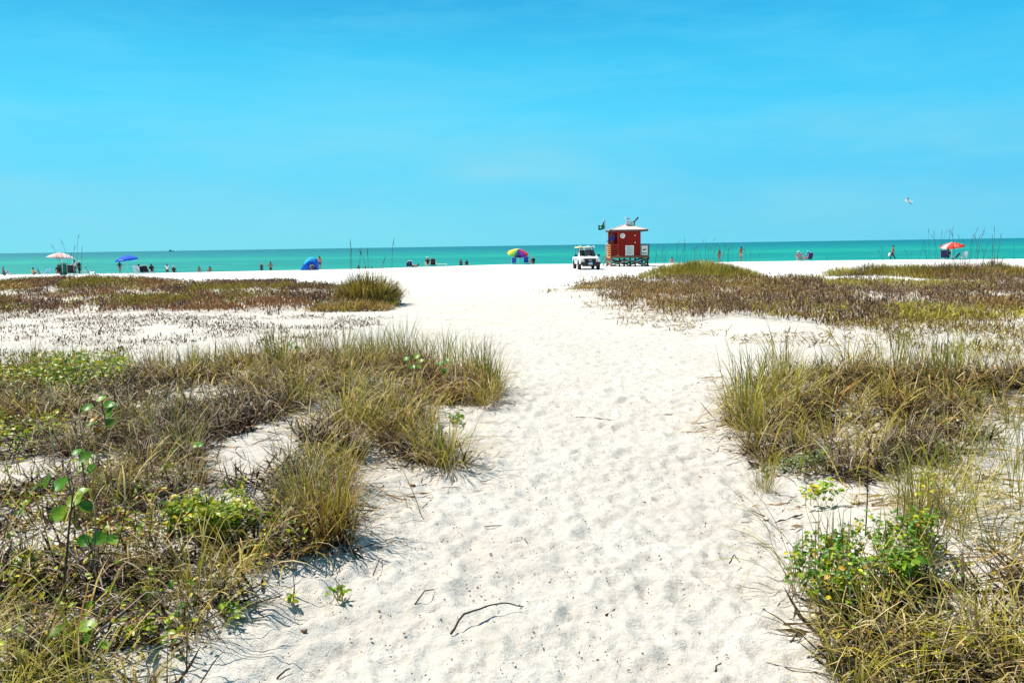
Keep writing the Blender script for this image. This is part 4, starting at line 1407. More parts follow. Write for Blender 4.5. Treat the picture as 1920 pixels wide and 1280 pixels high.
def person(label, loc, rz, pose, hgt, skin, wear, hair='dark', hat=None, group=None):
    t = thing('person', label, 'person', loc, rz, group)
    k = hgt / 1.70
    t.scale = (k, k, k)
    j = {n: Vector(v) for n, v in joints(pose).items()}
    names = list(j)
    ed = [('pelvis', 'waist'), ('waist', 'chest'), ('chest', 'neck'), ('neck', 'head'), ('head', 'top'), ('head', 'nose')]
    for n in 'lr':
        ed += [('chest', 'sh' + n), ('sh' + n, 'el' + n), ('el' + n, 'wr' + n), ('wr' + n, 'ha' + n), ('pelvis', 'hi' + n), ('hi' + n, 'kn' + n), ('kn' + n, 'an' + n), ('an' + n, 'to' + n)]
    V = [j[n] for n in names]
    rad = [RAD[n] if n in RAD else RAD[n[:2]] for n in names]
    E = [(names.index(a), names.index(b)) for a, b in ed]
    for n in 'lr':                      # four fingers and a thumb on each hand
        h = j['ha' + n]
        d = (h - j['wr' + n]).normalized()
        s_ = d.orthogonal().normalized()
        hi_ = names.index('ha' + n)
        for q, (o_, ln) in enumerate(((-.028, .075), (-.010, .088), (.010, .085), (.028, .068))):
            V.append(h + d * ln + s_ * o_)
            rad.append(.009)
            E.append((hi_, len(V) - 1))
        V.append(h + d * .02 + s_ * .062)
        rad.append(.010)
        E.append((hi_, len(V) - 1))
    skin_mesh('body', V, E, rad, 0, SKINS[skin], t)
    hd, tp = j['head'], j['top']
    up = (tp - hd).normalized()
    q = up.to_track_quat('Z', 'Y').to_matrix()
    back = Vector((0, -1, 0)) if pose != 'lie' else Vector((0, -.6, -.4))
    hc = hd + up * .045 + back * .02
    MB().ell(hc, (.096, .108, .098), 2, q).ell(hd + back * .045 - up * .02, (.088, .075, .10), 2, q).build('hair', HAIR[hair], t, None, True)
    if hat:
        hm = MB()
        tmp = [(.19, 0.0), (.185, .012), (.11, .02), (.108, .085), (.07, .115), (.005, .12)]
        hm.lathe(tmp, hd + up * .055, 'Z', 14)
        hm.build('sun_hat', CL[hat], t, None, True)
    for (wk, c) in wear:
        if wk == 'shirt':
            vs = ['pelvis', 'waist', 'chest', 'shl', 'shr']
            V2 = [j[v] for v in vs] + [j['shl'].lerp(j['ell'], .6), j['shr'].lerp(j['elr'], .6)]
            skin_mesh('shirt', V2, [(0, 1), (1, 2), (2, 3), (2, 4), (3, 5), (4, 6)], [.15, .142, .165, .085, .085, .066, .066], 0, CL[c], t)
        elif wk in ('shorts', 'trousers'):
            f = .62 if wk == 'shorts' else 1.0
            end = [(j['hi' + n].lerp(j['kn' + n], f)) for n in 'lr']
            V2 = [j['pelvis'].lerp(j['waist'], .4), j['pelvis'], j['hil'], j['hir'], end[0], end[1]]
            E2 = [(0, 1), (1, 2), (1, 3), (2, 4), (3, 5)]
            r2 = [.14, .155, .108, .108, .092, .092]
            if wk == 'trousers':
                V2 += [j['anl'], j['anr']]
                E2 += [(4, 6), (5, 7)]
                r2 = [.14, .155, .108, .108, .08, .08, .062, .062]
            skin_mesh(wk, V2, E2, r2, 1, CL[c], t)
        elif wk == 'swimsuit':
            V2 = [j['pelvis'] - (j['waist'] - j['pelvis']) * .25, j['pelvis'], j['waist'], j['chest'], j['chest'].lerp(j['neck'], .35)]
            skin_mesh('swimsuit', V2, [(0, 1), (1, 2), (2, 3), (3, 4)], [.125, .150, .132, .158, .12], 1, CL[c], t)
        elif wk == 'bikini':
            V2 = [j['chest'] - Vector((0, 0, .05)), j['chest'] + Vector((0, 0, .05))]
            skin_mesh('bikini_top', V2, [(0, 1)], [.152, .152], 0, CL[c], t)
            V2 = [j['pelvis'] - Vector((0, 0, .06)), j['pelvis'] + Vector((0, 0, .04))]
            skin_mesh('bikini_bottom', V2, [(0, 1)], [.142, .145], 0, CL[c], t)
    return t


print('people')
# standing behind the sand crest, mostly facing the sea (+Y)
person('person in dark swimsuit standing left of the one with hands on hips', behind_crest(490, 493, 1.62), .1, 'stand', 1.62, 'brown', [('swimsuit', 'black')], 'blond')
person('person with hands on hips in dark trunks by the water left of the blue tent', behind_crest(507, 490, 1.74), -.2, 'hips', 1.74, 'tan', [('shorts', 'black')], 'dark')
person('person in pink top standing right of the blue tent', on_sand(599, 91.5), .3, 'stand', 1.58, 'tan', [('shirt', 'pinkish'), ('shorts', 'navy')], 'dark')
person('person in dark swimsuit standing left of a pair left of the rainbow umbrella', behind_crest(864, 486, 1.70), .2, 'stand', 1.70, 'brown', [('swimsuit', 'black')], 'dark')
person('person in dark shirt and shorts standing right of a pair left of the rainbow umbrella', behind_crest(875, 487, 1.66), -.3, 'stand', 1.66, 'tan', [('shirt', 'black'), ('shorts', 'navy')], 'dark')
person('person in dark bikini standing behind the sea oats of the mound', behind_crest(1349, 467, 1.66, 84, 104), .5, 'stand', 1.66, 'tan', [('bikini', 'black')], 'brown')
person('person with arm raised to head standing right of the grassy mound', on_sand(1389.5, 89.5), .2, 'shade', 1.70, 'tan', [('shorts', 'tan'), ('bikini', 'black')], 'dark')
wp = on_sand(1674, 91.0)
person('bare chested person in black trousers walking on the beach at right', wp, 1.25, 'walk', 1.66, 'tan', [('trousers', 'black')], 'dark')
wp2 = Matrix.Rotation(1.25, 3, 'Z') @ Vector((.24, .30, .80))
bag = MB()
bag.loft([[(-.02, -.13, 0), (.02, -.13, 0), (.02, .13, 0), (-.02, .13, 0)], [(-.09, -.19, -.16), (.09, -.19, -.16), (.09, .19, -.16), (-.09, .19, -.16)], [(-.08, -.17, -.36), (.08, -.17, -.36), (.08, .17, -.36), (-.08, .17, -.36)]])
bag.tube([(0, -.07, -.01), (0, -.04, .07), (0, .04, .07), (0, .07, -.01)], .012, 6)
tag(bag.build('carrier_bag', CL['white'], None, wp + wp2, True), 'white bag carried by the walking person', 'bag')

person('person in white shirt standing under the right edge of the cream umbrella', on_sand(138.5, 86), .3, 'stand', 1.55, 'brown', [('shirt', 'white'), ('shorts', 'black')], 'dark')
person('person in white hat and dark clothes standing right of the one in the white shirt', on_sand(147, 85.5), -.2, 'stand', 1.40, 'brown', [('shirt', 'black'), ('trousers', 'black')], 'dark', 'white')
person('dark figure standing under the left half of the plain blue umbrella', on_sand(223, 87), .2, 'hips', 1.30, 'brown', [('shirt', 'black'), ('shorts', 'red')], 'dark')
person('person with dark hair leaning back in a chair in the left beach group', on_sand(262, 86.5), -.5, 'sit', 1.70, 'pink', [('shirt', 'white'), ('shorts', 'black')], 'dark')
person('person sitting upright at right end of the group beside the plain blue umbrella', behind_crest(284, 495, 1.02, 84, 110), .3, 'sit', 1.70, 'brown', [('shirt', 'black')], 'dark')
person('person in white top seen to the waist left of a white hatted sitter', behind_crest(313, 495, 1.62, 86, 118), 0, 'stand', 1.62, 'tan', [('shirt', 'white'), ('shorts', 'black')], 'dark')
person('person in white hat sitting just right of the white topped one', behind_crest(326, 499, 1.02, 84, 112), .2, 'sit', 1.70, 'brown', [('shirt', 'black')], 'dark', 'white')
person('bather of whom only the dark head shows above the left sand crest', behind_crest(373, 499, 1.5, 95, 118), 0, 'stand', 1.5, 'tan', [('shorts', 'blue')], 'dark')
person('bather sitting low with head and knee above the left sand crest', behind_crest(393.5, 499, .87, 84, 112), .8, 'ground', 1.70, 'tan', [('shorts', 'black')], 'dark')
person('dark haired bather seen between the stalks of the big shaggy clump', behind_crest(672, 497, 1.6, 95, 118), 0, 'stand', 1.6, 'brown', [('shorts', 'blue')], 'dark')
person('bather of whom just the hair shows right of the shaggy clump stalks', behind_crest(685, 500, 1.6, 95, 118), 0, 'stand', 1.6, 'brown', [('swimsuit', 'black')], 'dark')
person('bather low on the horizon farthest right behind the shaggy clump stalks', behind_crest(697, 500, 1.55, 95, 118), 0, 'stand', 1.55, 'brown', [('swimsuit', 'navy')], 'dark')
person('person lying back with knees up right of the dark blue chair', on_sand(776, 88.2), .9, 'lie', 1.66, 'tan', [('shorts', 'black')], 'dark')
person('person in white hat and black shirt sitting left of the white lounger', on_sand(801, 88.3), .3, 'sit', 1.75, 'pink', [('shirt', 'black')], 'dark', 'white')
person('person in dark shirt sitting on the sand right of the rainbow umbrella', on_sand(1000, 88.2), .7, 'ground', 1.70, 'tan', [('shirt', 'black'), ('shorts', 'grey')], 'blond')
person('person sitting on the sand of whom the head shows left of the grassy mound', behind_crest(1260, 482, .87, 84, 108), 0, 'ground', 1.70, 'pink', [('shirt', 'pinkish')], 'dark')
person('sunburnt person in white hat sitting in the left of the two beach seats', on_sand(1497, 88.4), -.3, 'sit', 1.70, 'pink', [('shirt', 'red')], 'dark', 'white')
person('person in pale blue cap sitting in the right of the two beach seats', on_sand(1513, 88.4), .2, 'sit', 1.70, 'tan', [('shirt', 'lightblue')], 'dark', 'lightblue')
person('dark clothed person sitting under the left half of the red umbrella', on_sand(1777, 88.2), -.4, 'sit', 1.85, 'brown', [('shirt', 'navy'), ('trousers', 'black')], 'dark')
person('person bending low with dark top at the extreme left edge', on_sand(3, 84.5), -.9, 'ground', 1.70, 'tan', [('shorts', 'navy')], 'brown')
person('person in tan shirt sitting left of the two blue chairs at far left', on_sand(59, 85.5), -.6, 'ground', 1.55, 'pink', [('shirt', 'tan'), ('shorts', 'black')], 'dark')
person('person in dark clothes sitting at the left under the white umbrella', on_sand(107, 84.3), .6, 'sit', 1.75, 'brown', [('shirt', 'black'), ('shorts', 'red')], 'dark')


# ------------------------------------------------------------------ beach furniture
M_ALU = mat('aluminium_tube', (.55, .55, .56), .35, .08, 20, .8)
M_WHITE = mat('white_plastic', (.8, .8, .79), .45, .06)


def beach_chair(loc, rz, c, label, s=1.0, recline=.35, frame=None):
    t = thing('beach_chair', label, 'beach chair', loc, rz)
    t.scale = (s, s, s)
    fr = MB()
    rc = math.tan(recline)
    for sx in (-.27, .27):
        fr.tube([(sx, .32, .0), (sx, .30, .24), (sx, -.2, .18), (sx, -.2 - rc * .72, .90)], .014, 6)
        fr.tube([(sx, -.35, .0), (sx, .05, .40), (sx, -.25, .42)], .014, 6)
    fr.tube([(-.27, -.2 - rc * .72, .90), (.27, -.2 - rc * .72, .90)], .014, 6)
    fr.tube([(-.27, -.35, .012), (.27, -.35, .012)], .014, 6)
    fr.build('frame', frame or M_ALU, t)
    cm = CL[c] if c in CL else c
    MB().loft([[(-.25, .30, .235), (.25, .30, .235), (.25, .30, .245), (-.25, .30, .245)], [(-.25, .05, .17), (.25, .05, .17), (.25, .05, .18), (-.25, .05, .18)], [(-.25, -.2, .185), (.25, -.2, .185), (.25, -.2, .195), (-.25, -.2, .195)]]).build('seat', cm, t)
    secs = []
    for k in range(5):
        f = k / 4
        y = -.2 - rc * .70 * f - .03 * math.sin(f * math.pi)
        z = .20 + .69 * f
        secs.append([(-.26, y, z), (.26, y, z), (.26, y - .015, z), (-.26, y - .015, z)])
    MB().loft(secs).build('backrest', cm, t)
    for sx in (-.27, .27):
        MB().box((sx, -.12, .435), (.05, .32, .025), None, .008).build('armrest', M_WHITE, t)
    return t


beach_chair(on_sand(763.5, 88), .3, 'navy', 'dark blue beach chair at the left of the sunbathing pair in mid beach', .62)
beach_chair(on_sand(770, 88.4), -.2, 'navy', 'dark blue beach chair behind the person lying with knees up', .8)
beach_chair(on_sand(811, 88.2), .2, 'black', 'black beach chair between the white hatted sitter and the white lounger', 1.0)
beach_chair(on_sand(963, 87.8), .1, 'blue', 'faded blue beach chair left below the rainbow umbrella', .85)
beach_chair(on_sand(987, 87.8), -.1, 'blue', 'deep blue beach chair right below the rainbow umbrella', .95)
beach_chair(on_sand(1500, 88), -.3, 'grey', 'grey beach seat of the left sitter in the couple', .95)
beach_chair(on_sand(1517, 88), .15, 'navy', 'dark blue beach chair of the right sitter in the couple', 1.0)
beach_chair(on_sand(1769, 88), -.4, 'navy', 'navy beach chair under the left half of the red umbrella', 1.15)
beach_chair(on_sand(1789, 88), .5, 'black', 'low black beach chair under the right half of the red umbrella', .8, .7)
beach_chair(on_sand(1806, 87.5), .2, 'white', 'white framed beach chair standing right of the red umbrella', .95, .25, M_WHITE)
beach_chair(on_sand(168, 85.5), -1.2, 'blue', 'bright blue beach chair turned sideways right of the white umbrella', .95, .45)
beach_chair(on_sand(75, 85.5), -.6, 'teal', 'teal beach chair left of another at the far left beach', .75)
beach_chair(on_sand(85, 85.5), .9, 'lightblue', 'pale blue striped low beach chair left of the white umbrella', .75, .7)
beach_chair(on_sand(11.5, 84), -.8, 'navy', 'dark blue beach chair at the extreme left edge', .9)
beach_chair(on_sand(131, 84.3), .4, 'black', 'black folding chair right of the round green beach shelter', 1.15)
beach_chair(on_sand(137, 84.8), .1, 'black', 'black folding chair in front of the person in the white shirt', 1.0)
beach_chair(on_sand(257, 86), -.3, 'white', 'white beach chair at the left end of the group beside the plain blue umbrella', 1.0)
beach_chair(on_sand(266, 86.2), .2, 'black', 'black beach chair of the dark haired sitter in the left group', .9)
beach_chair(on_sand(275, 86), -.1, 'black', 'black reclined beach chair in the left group with headrest cushion', 1.0, .5)

# round green sun shelter seen from behind
sh = thing('beach_shelter', 'round dark green beach shelter under the white umbrella', 'shelter', on_sand(118, 84.6), 0)
prof = MB()
rings = []
for i in range(7):
    ph = i / 6 * math.pi / 2
    rings.append([(.62 * math.cos(ph) * math.cos(a * math.pi / 8) * 1.0, -.30 * math.sin(ph) - .05 + .12 * math.sin(a * math.pi / 8) * 0, .62 + .62 * math.cos(ph) * math.sin(a * math.pi / 8)) for a in range(16)])
prof.loft(rings)
prof.build('canopy', CL['green'], sh, None, True)
hoop = MB()
hoop.tube([(.63 * math.cos(a * math.pi / 12), -.05, .62 + .63 * math.sin(a * math.pi / 12)) for a in range(25)], .02, 6)
hoop.build('hoop', CL['black'], sh)
bs = MB().box((-.15, .1, .14), (.55, .4, .28), None, .05)
bs.build('base_bag', CL['black'], sh)

# low white table
tb = thing('low_table', 'low white table between the black chairs and the bright blue chair', 'table', on_sand(155, 85.4))
MB().box((0, 0, .38), (.62, .45, .03), None, .008).build('tabletop', M_WHITE, tb)
for sx in (-1, 1):
    for sy in (-1, 1):
        MB().bar((sx * .26, sy * .18, 0), (sx * .26, sy * .18, .366), .03).build('leg', M_WHITE, tb)

# white lounger
lg = thing('sun_lounger', 'white sun lounger with raised back left of the standing pair', 'sun lounger', on_sand(823, 88.3), -1.35)
MB().box((0, .35, .26), (.55, 1.0, .04), None, .01).build('seat', M_WHITE, lg)
MB().box((0, -.50, .50), (.55, .06, .90), Matrix.Rotation(.95, 3, 'X'), .015).build('backrest', M_WHITE, lg)
for sx in (-.24, .24):
    for sy in (-.1, .8):
        MB().bar((sx, sy, 0), (sx, sy, .245), .035).build('leg', M_WHITE, lg)


def umbrella(loc, dia, hgt, mats, label, tilt=(0, 0), n=8, flap=.10, dome=.30, fringe=False, pole_lean=(0, 0), rz=0.0):
    t = thing('beach_umbrella', label, 'umbrella', loc, rz)
    top = Vector((pole_lean[0], pole_lean[1], hgt))
    MB().tube([(0, 0, -.1), tuple(top)], .022, 8).build('pole', M_WHITE, t, None, True)
    Rm = Matrix.Rotation(tilt[0], 3, 'X') @ Matrix.Rotation(tilt[1], 3, 'Y')
    b = MB()
    r = dia / 2
    K = 5
    for k in range(n):
        a0, a1 = 2 * math.pi * k / n, 2 * math.pi * (k + 1) / n
        rows = []
        for i in range(K + 1):
            f = i / K
            rr = r * f
            z = -dome * f ** 1.7
            mid = []
            for q in range(4):
                g = q / 3
                A = a0 + (a1 - a0) * g
                chord = math.cos((a1 - a0) / 2) / math.cos(A - (a0 + a1) / 2)
                sag = -.05 * r * f * math.sin(g * math.pi)
                mid.append(top + Rm @ Vector((rr * chord * math.cos(A), rr * chord * math.sin(A), z - sag * .3)))
            rows.append(mid)
        if flap:
            rows.append([p + Rm @ Vector((0, 0, -flap)) for p in rows[-1]])
        vv = [[b.b.verts.new(p) for p in row] for row in rows]
        for i in range(len(vv) - 1):
            for q in range(3):
                b.b.faces.new((vv[i][q], vv[i + 1][q], vv[i + 1][q + 1], vv[i][q + 1])).material_index = k % len(mats)
    cp = b.build('canopy', mats, t, None, True)
    so_ = cp.modifiers.new('cloth_thickness', 'SOLIDIFY')
    so_.thickness = .006
    for k in range(n):
        A = 2 * math.pi * k / n
        pts = [top + Rm @ Vector((r * f * math.cos(A), r * f * math.sin(A), -dome * f ** 1.7 - .02)) for f in (0.02, .4, .7, .98)]
        MB().tube(pts, .008, 5).build('rib', M_ALU, t)
    MB().lathe([(.03, 0), (.035, .03), (.012, .09), (.004, .13)], top, 'Z', 8).build('finial', M_WHITE, t)
    return t


def cm_(n, c):
    return cloth(n, c)


U_W = [cm_('umbrella_cream', (.72, .62, .55)), cm_('umbrella_pink', (.75, .42, .38))]
u1 = umbrella(on_sand(115, 82), 2.85, 2.30, [cm_('umbrella_cream', (.72, .62, .55)), cm_('umbrella_pink', (.75, .48, .42)), U_W[0]], 'cream and pink beach umbrella on the far left beach', (0, .10), 6, .0, .55, rz=.2)
u2 = umbrella(on_sand(238, 85), 2.35, 1.98, [cm_('umbrella_royal', (.0, .09, .62))], 'plain royal blue beach umbrella with white lettering left of centre', (.10, -.09), 8, .12, .42, pole_lean=(-.12, 0))
# small white mark on the blue canopy edge
u3 = umbrella(on_sand(972, 87), 2.30, 1.65, [cm_('u_red', (.70, .03, .05)), cm_('u_lilac', (.50, .50, .72)), cm_('u_white', (.78, .78, .8)), cm_('u_lilac', (.5, .5, .72)), cm_('u_yellow', (.78, .62, .03)),
                                                 cm_('u_yellow', (.78, .62, .03)), cm_('u_green', (.10, .40, .06)), cm_('u_navy', (.02, .02, .16)), cm_('u_purple', (.22, .02, .30)), cm_('u_red', (.7, .03, .05))],
              'tilted rainbow panelled beach umbrella in the middle of the beach', (.34, .10), 10, .10, .48)
u4 = umbrella(on_sand(1784, 87), 2.45, 1.85, [cm_('u_scarlet', (.72, .05, .025))] * 5 + [cm_('u_palewhite', (.72, .66, .66))] + [cm_('u_scarlet', (.7, .05, .02)), cm_('u_coral', (.72, .14, .09)), cm_('u_scarlet', (.7, .05, .02)), cm_('u_scarlet', (.7, .05, .02))],
              'scarlet beach umbrella with one pale panel on the right beach', (.10, -.12), 10, .12, .42)

# lettering-like white mark on the royal blue umbrella valance (too small to read)
mk = MB()
for k in range(6):
    A = -math.pi / 2 - .2 + k * .075
    mk.box((math.cos(A) * 1.165 * .93 - .12, math.sin(A) * 1.165 * .93 - .03, 1.98 - .50 + .055 * 0 + .02), (.06, .012, .07), Matrix.Rotation(A + math.pi / 2, 3, 'Z'))
mk.build('lettering', CL['white'], u2)

# blue pop-up tent with round window
tn = thing('beach_tent', 'blue pop up beach tent with a round window on the crest', 'tent', on_sand(580, 87), .15)
M_TB = cloth('tent_blue', (.0, .10, .55))
M_TL = cloth('tent_light_blue', (.02, .42, .75))
tt = MB()
rows = []
for i in range(9):
    ph = i / 8 * math.pi * .5
    row = []
    for q in range(13):
        th_ = math.pi * q / 12
        x = -1.02 + 1.95 * (q / 12)
        hgt_ = 1.42 * math.sin(min(th_ * .78 + .0, math.pi)) ** .85
        row.append((x * (1 - .0 * ph), -.75 * math.cos(ph) * math.sin(th_) ** .5, max(hgt_ * math.sin(ph) ** .6, 0)))
    rows.append(row)
vv = [[tt.b.verts.new(p) for p in r_] for r_ in rows]
for i in range(8):
    for q in range(12):
        tt.b.faces.new((vv[i][q], vv[i + 1][q], vv[i + 1][q + 1], vv[i][q + 1])).material_index = 1 if (i >= 3 and 3 <= q <= 9) else 0
o_ = tt.build('tent_fabric', [M_TB, M_TL], tn, None, True)
o_.modifiers.new('cloth_thickness', 'SOLIDIFY').thickness = .01
MB().lathe([(.36, 0), (.36, .02), (.27, .04), (.27, .02)], (.30, -.80, .36), 'Y', 20).build('window_rim', CL['navy'], tn)
MB().lathe([(.27, 0), (.26, .015)], (.30, -.80, .36), 'Y', 20).build('window', mat('pale_tent_window', (.8, .8, .8), .4, .2, 6), tn)
MB().bar((.14, -.835, .18), (.44, -.835, .52), .04, .012).build('window_strap', CL['black'], tn)

# ------------------------------------------------------------------ truck
print('truck')
TP = on_sand(1099, 69.3)
TK = thing('pickup_truck', 'white pickup truck with boards on its roof parked beside the red tower', 'truck', TP, 0.045)
M_TW = mat('white_car_paint', (.80, .80, .79), .25, .03, 3, 0, 0, .5)
M_BLK = mat('black_plastic', (.012, .012, .014), .55, .2, 30)
M_GLS = mat('dark_glass', (.008, .014, .024), .06, .2, 3, 0, 0, .8)
M_CHR = mat('chrome', (.6, .6, .62), .18, .1, 8, .9)
M_LAMP = mat('headlight_glass', (.62, .60, .54), .25, .35, 20)
M_TYRE = mat('tyre_rubber', (.02, .019, .018), .85, .3, 20)
M_SUBT = mat('amber_lens', (.6, .22, .03), .25, .1)


def sec(y, hw_b, hw_m, hw_t, z0, z1, z2):
    return [(-hw_b, y, z0), (-hw_m, y, z1 * .6 + z0 * .4), (-hw_m, y, z1), (-hw_t, y, z2), (hw_t, y, z2), (hw_m, y, z1), (hw_m, y, z1 * .6 + z0 * .4), (hw_b, y, z0)]


tb_ = MB()
# front end and hood (front is -Y)
tb_.loft([sec(-2.45, .72, .74, .60, .62, .80, .90), sec(-2.38, .80, .83, .68, .52, .86, 1.00), sec(-2.0, .86, .885, .74, .48, .92, 1.07), sec(-1.15, .87, .89, .78, .46, .97, 1.14), sec(-.95, .87, .89, .80, .45, .98, 1.15),
          sec(.95, .87, .89, .84, .45, .98, 1.06), sec(2.50, .87, .88, .85, .48, .98, 1.06), sec(2.55, .84, .86, .82, .52, .96, 1.03)])
# cab greenhouse
tb_.loft([[(-.78, -.98, 1.10), (.78, -.98, 1.10), (.78, .78, 1.05), (-.78, .78, 1.05)],
          [(-.70, -.55, 1.45), (.70, -.55, 1.45), (.71, .74, 1.45), (-.71, .74, 1.45)],
          [(-.60, -.22, 1.68), (.60, -.22, 1.68), (.62, .66, 1.68), (-.62, .66, 1.68)],
          [(-.50, -.10, 1.73), (.50, -.10, 1.73), (.52, .58, 1.73), (-.52, .58, 1.73)]])
body = tb_.build('body', M_TW, TK)
bv = body.modifiers.new('rounded_edges', 'BEVEL')
bv.width = .03
bv.segments = 2
bv.limit_method = 'ANGLE'


def cabface(pts, out):
    return [Vector(p) + Vector(out) for p in pts]


# windscreen, side glass (a few mm proud of the cab)
MB().prism([(-.70, -.955, 1.155), (.70, -.955, 1.155), (.645, -.575, 1.455), (-.645, -.575, 1.455)], (0, -.018, .012)).prism([(-.645, -.575, 1.455), (.645, -.575, 1.455), (.56, -.265, 1.655), (-.56, -.265, 1.655)], (0, -.018, .016)).build('windscreen', M_GLS, TK)
for s in (-1, 1):
    MB().prism([(s * .775, -.75, 1.13), (s * .775, .62, 1.10), (s * .70, .60, 1.46), (s * .70, -.43, 1.46)], (s * .014, 0, .004)).prism([(s * .70, -.43, 1.46), (s * .70, .60, 1.46), (s * .625, .56, 1.64), (s * .625, -.24, 1.64)], (s * .014, 0, .005)).build('side_window', M_GLS, TK)
    mr = MB().box((s * .99, -.72, 1.20), (.22, .10, .17), None, .03)
    mr.bar((s * .86, -.70, 1.12), (s * .95, -.72, 1.17), .05)
    mr.build('wing_mirror', M_BLK, TK)
    hl = MB().prism([(s * .50, -2.452, .70), (s * .80, -2.40, .70), (s * .82, -2.38, .88), (s * .56, -2.44, .90)], (0, -.03, 0))
    hl.build('headlight', M_LAMP, TK)
    MB().prism([(s * .50, -2.462, .62), (s * .78, -2.40, .62), (s * .80, -2.40, .69), (s * .50, -2.462, .69)], (0, -.02, 0)).build('turn_signal', M_SUBT, TK)
    # wheel arches
    for yy in (-1.55, 1.50):
        ar = MB()
        loop = []
        for k in range(13):
            a = math.pi * k / 12
            loop.append(((s * .885, yy + .47 * math.cos(a), .42 + .44 * math.sin(a))))
        for k in range(12, -1, -1):
            a = math.pi * k / 12
            loop.append(((s * .885, yy + .40 * math.cos(a), .42 + .37 * math.sin(a))))
        ar.prism(loop, (s * .03, 0, 0))
        well = [(s * .884, yy + .40 * math.cos(math.pi * k / 12), .42 + .37 * math.sin(math.pi * k / 12)) for k in range(13)]
        ar.prism(well, (s * .012, 0, 0))
        ar.build('wheel_arch', M_BLK, TK)
        wh = thing('wheel', None, None, (s * .80, yy, .37))
        del_ = wh
        wh.parent = TK
        MB().lathe([(.20, -.12), (.33, -.125), (.37, -.09), (.375, 0), (.37, .09), (.33, .125), (.20, .12)], (0, 0, 0), 'X', 22).build('tyre', M_TYRE, wh, None, True)
        rm = MB().lathe([(.21, -.06), (.21, .115), (.17, .10), (.05, .12), (.01, .12)] if s > 0 else [(.21, .06), (.21, -.115), (.17, -.10), (.05, -.12), (.01, -.12)], (0, 0, 0), 'X', 18)
        rm.build('rim', M_CHR, wh, None, True)
gr = MB().prism([(-.44, -2.456, .62), (.44, -2.456, .62), (.52, -2.446, .95), (-.52, -2.446, .95)], (0, -.022, 0))
grl = gr.build('grille', M_BLK, TK)
for z in (.74, .80, .86):
    MB().box((0, -2.482, z), (.86, .012, .018)).build('grille_bar', M_BLK, grl)
MB().lathe([(.10, 0), (.10, .012), (.085, .02)], (0, 0, 0), 'Y', 18).build('emblem', M_CHR, grl, (0, -2.50, .80)).scale = (1.15, 1, .55)
MB().lathe([(.08, 0), (.08, .012)], (0, 0, 0), 'Y', 18).build('emblem_field', mat('emblem_blue', (.03, .06, .2), .3), grl, (0, -2.512, .80)).scale = (1.15, 1, .5)
bp = MB().box((0, -2.50, .52), (1.62, .20, .24), None, .05)
bp.box((0, -2.46, .36), (1.35, .12, .12), None, .03)
bump = bp.build('front_bumper', M_BLK, TK)
MB().box((0, -2.61, .54), (.34, .012, .19), None, .004).build('licence_plate', mat('plate_pale_blue', (.32, .45, .62), .4, .35, 9), TK)
ds = MB()
for k, (y0, z0) in enumerate(((-.42, .88), (-.12, .84), (.18, .88), (.46, .83))):
    ds.prism([(-.893, y0, z0 - .06), (-.893, y0 + .2, z0 - .05), (-.893, y0 + .2, z0 + .06), (-.893, y0, z0 + .04)], (-.004, 0, 0))
ds.build('door_decal', mat('decal_blue_grey', (.12, .2, .36), .4, .4, 14), TK)
rk = MB()
for yy in (-.05, .48, 1.9):
    rk.tube([(-.66, yy, 1.66 if yy < 1 else 1.05), (-.66, yy, 1.80), (.66, yy, 1.80), (.66, yy, 1.66 if yy < 1 else 1.05)], .022, 6)
rk.build('roof_rack', M_BLK, TK)
MB().box((0, .55, .45), (1.5, 3.4, .14)).build('chassis', M_BLK, TK)


def board(loc, rz, L, wd, c, label, stripe=None, name='rescue_board'):
    t = thing(name, label, 'board', loc, rz)
    secs_ = []
    for k in range(13):
        f = k / 12
        y = -L / 2 + L * f
        hw_ = wd / 2 * max(.08, math.sin(math.pi * min(max(f, .02), .98)) ** .45)
        rk_ = .14 * max(0, .25 - f) ** 1.3 * 4
        secs_.append([(-hw_, y, .03 + rk_), (-hw_ * .8, y, .0 + rk_), (hw_ * .8, y, .0 + rk_), (hw_, y, .03 + rk_), (hw_ * .75, y, .11 + rk_), (-hw_ * .75, y, .11 + rk_)])
    MB().loft(secs_).build('hull', c, t, None, True)
    if stripe:
        MB().box((0, .1, .113), (.10, L * .7, .006)).build('stripe', stripe, t)
    return t


TM = Matrix.Translation(TP) @ Matrix.Rotation(.045, 4, 'Z')
board(TM @ Vector((-.62, .35, 1.825)), .06, 3.0, .60, mat('board_yellow', (.80, .72, .38), .4, .1), 'pale yellow rescue board overhanging the left of the truck roof', mat('stripe_orange', (.75, .3, .05), .5))
board(TM @ Vector((.08, .35, 1.825)), .04, 3.1, .62, mat('board_white', (.82, .84, .80), .4, .05), 'white rescue board in the middle of the truck roof', None)
board(TM @ Vector((.60, .45, 1.825)), .02, 2.6, .38, mat('board_pale_blue', (.38, .62, .75), .4, .1), 'narrow pale blue board at the right of the truck roof', None)

# ------------------------------------------------------------------ lifeguard tower
print('tower')
TY = 76.0
SX = TY / F
t0 = at(1145, 497, TY)
t0.z = float(H(t0.x + 1.8, TY + 1.6)) - .02
LT = thing('lifeguard_tower', 'red wooden lifeguard tower on braced stilts beside the white truck', 'lifeguard tower', t0, 0)


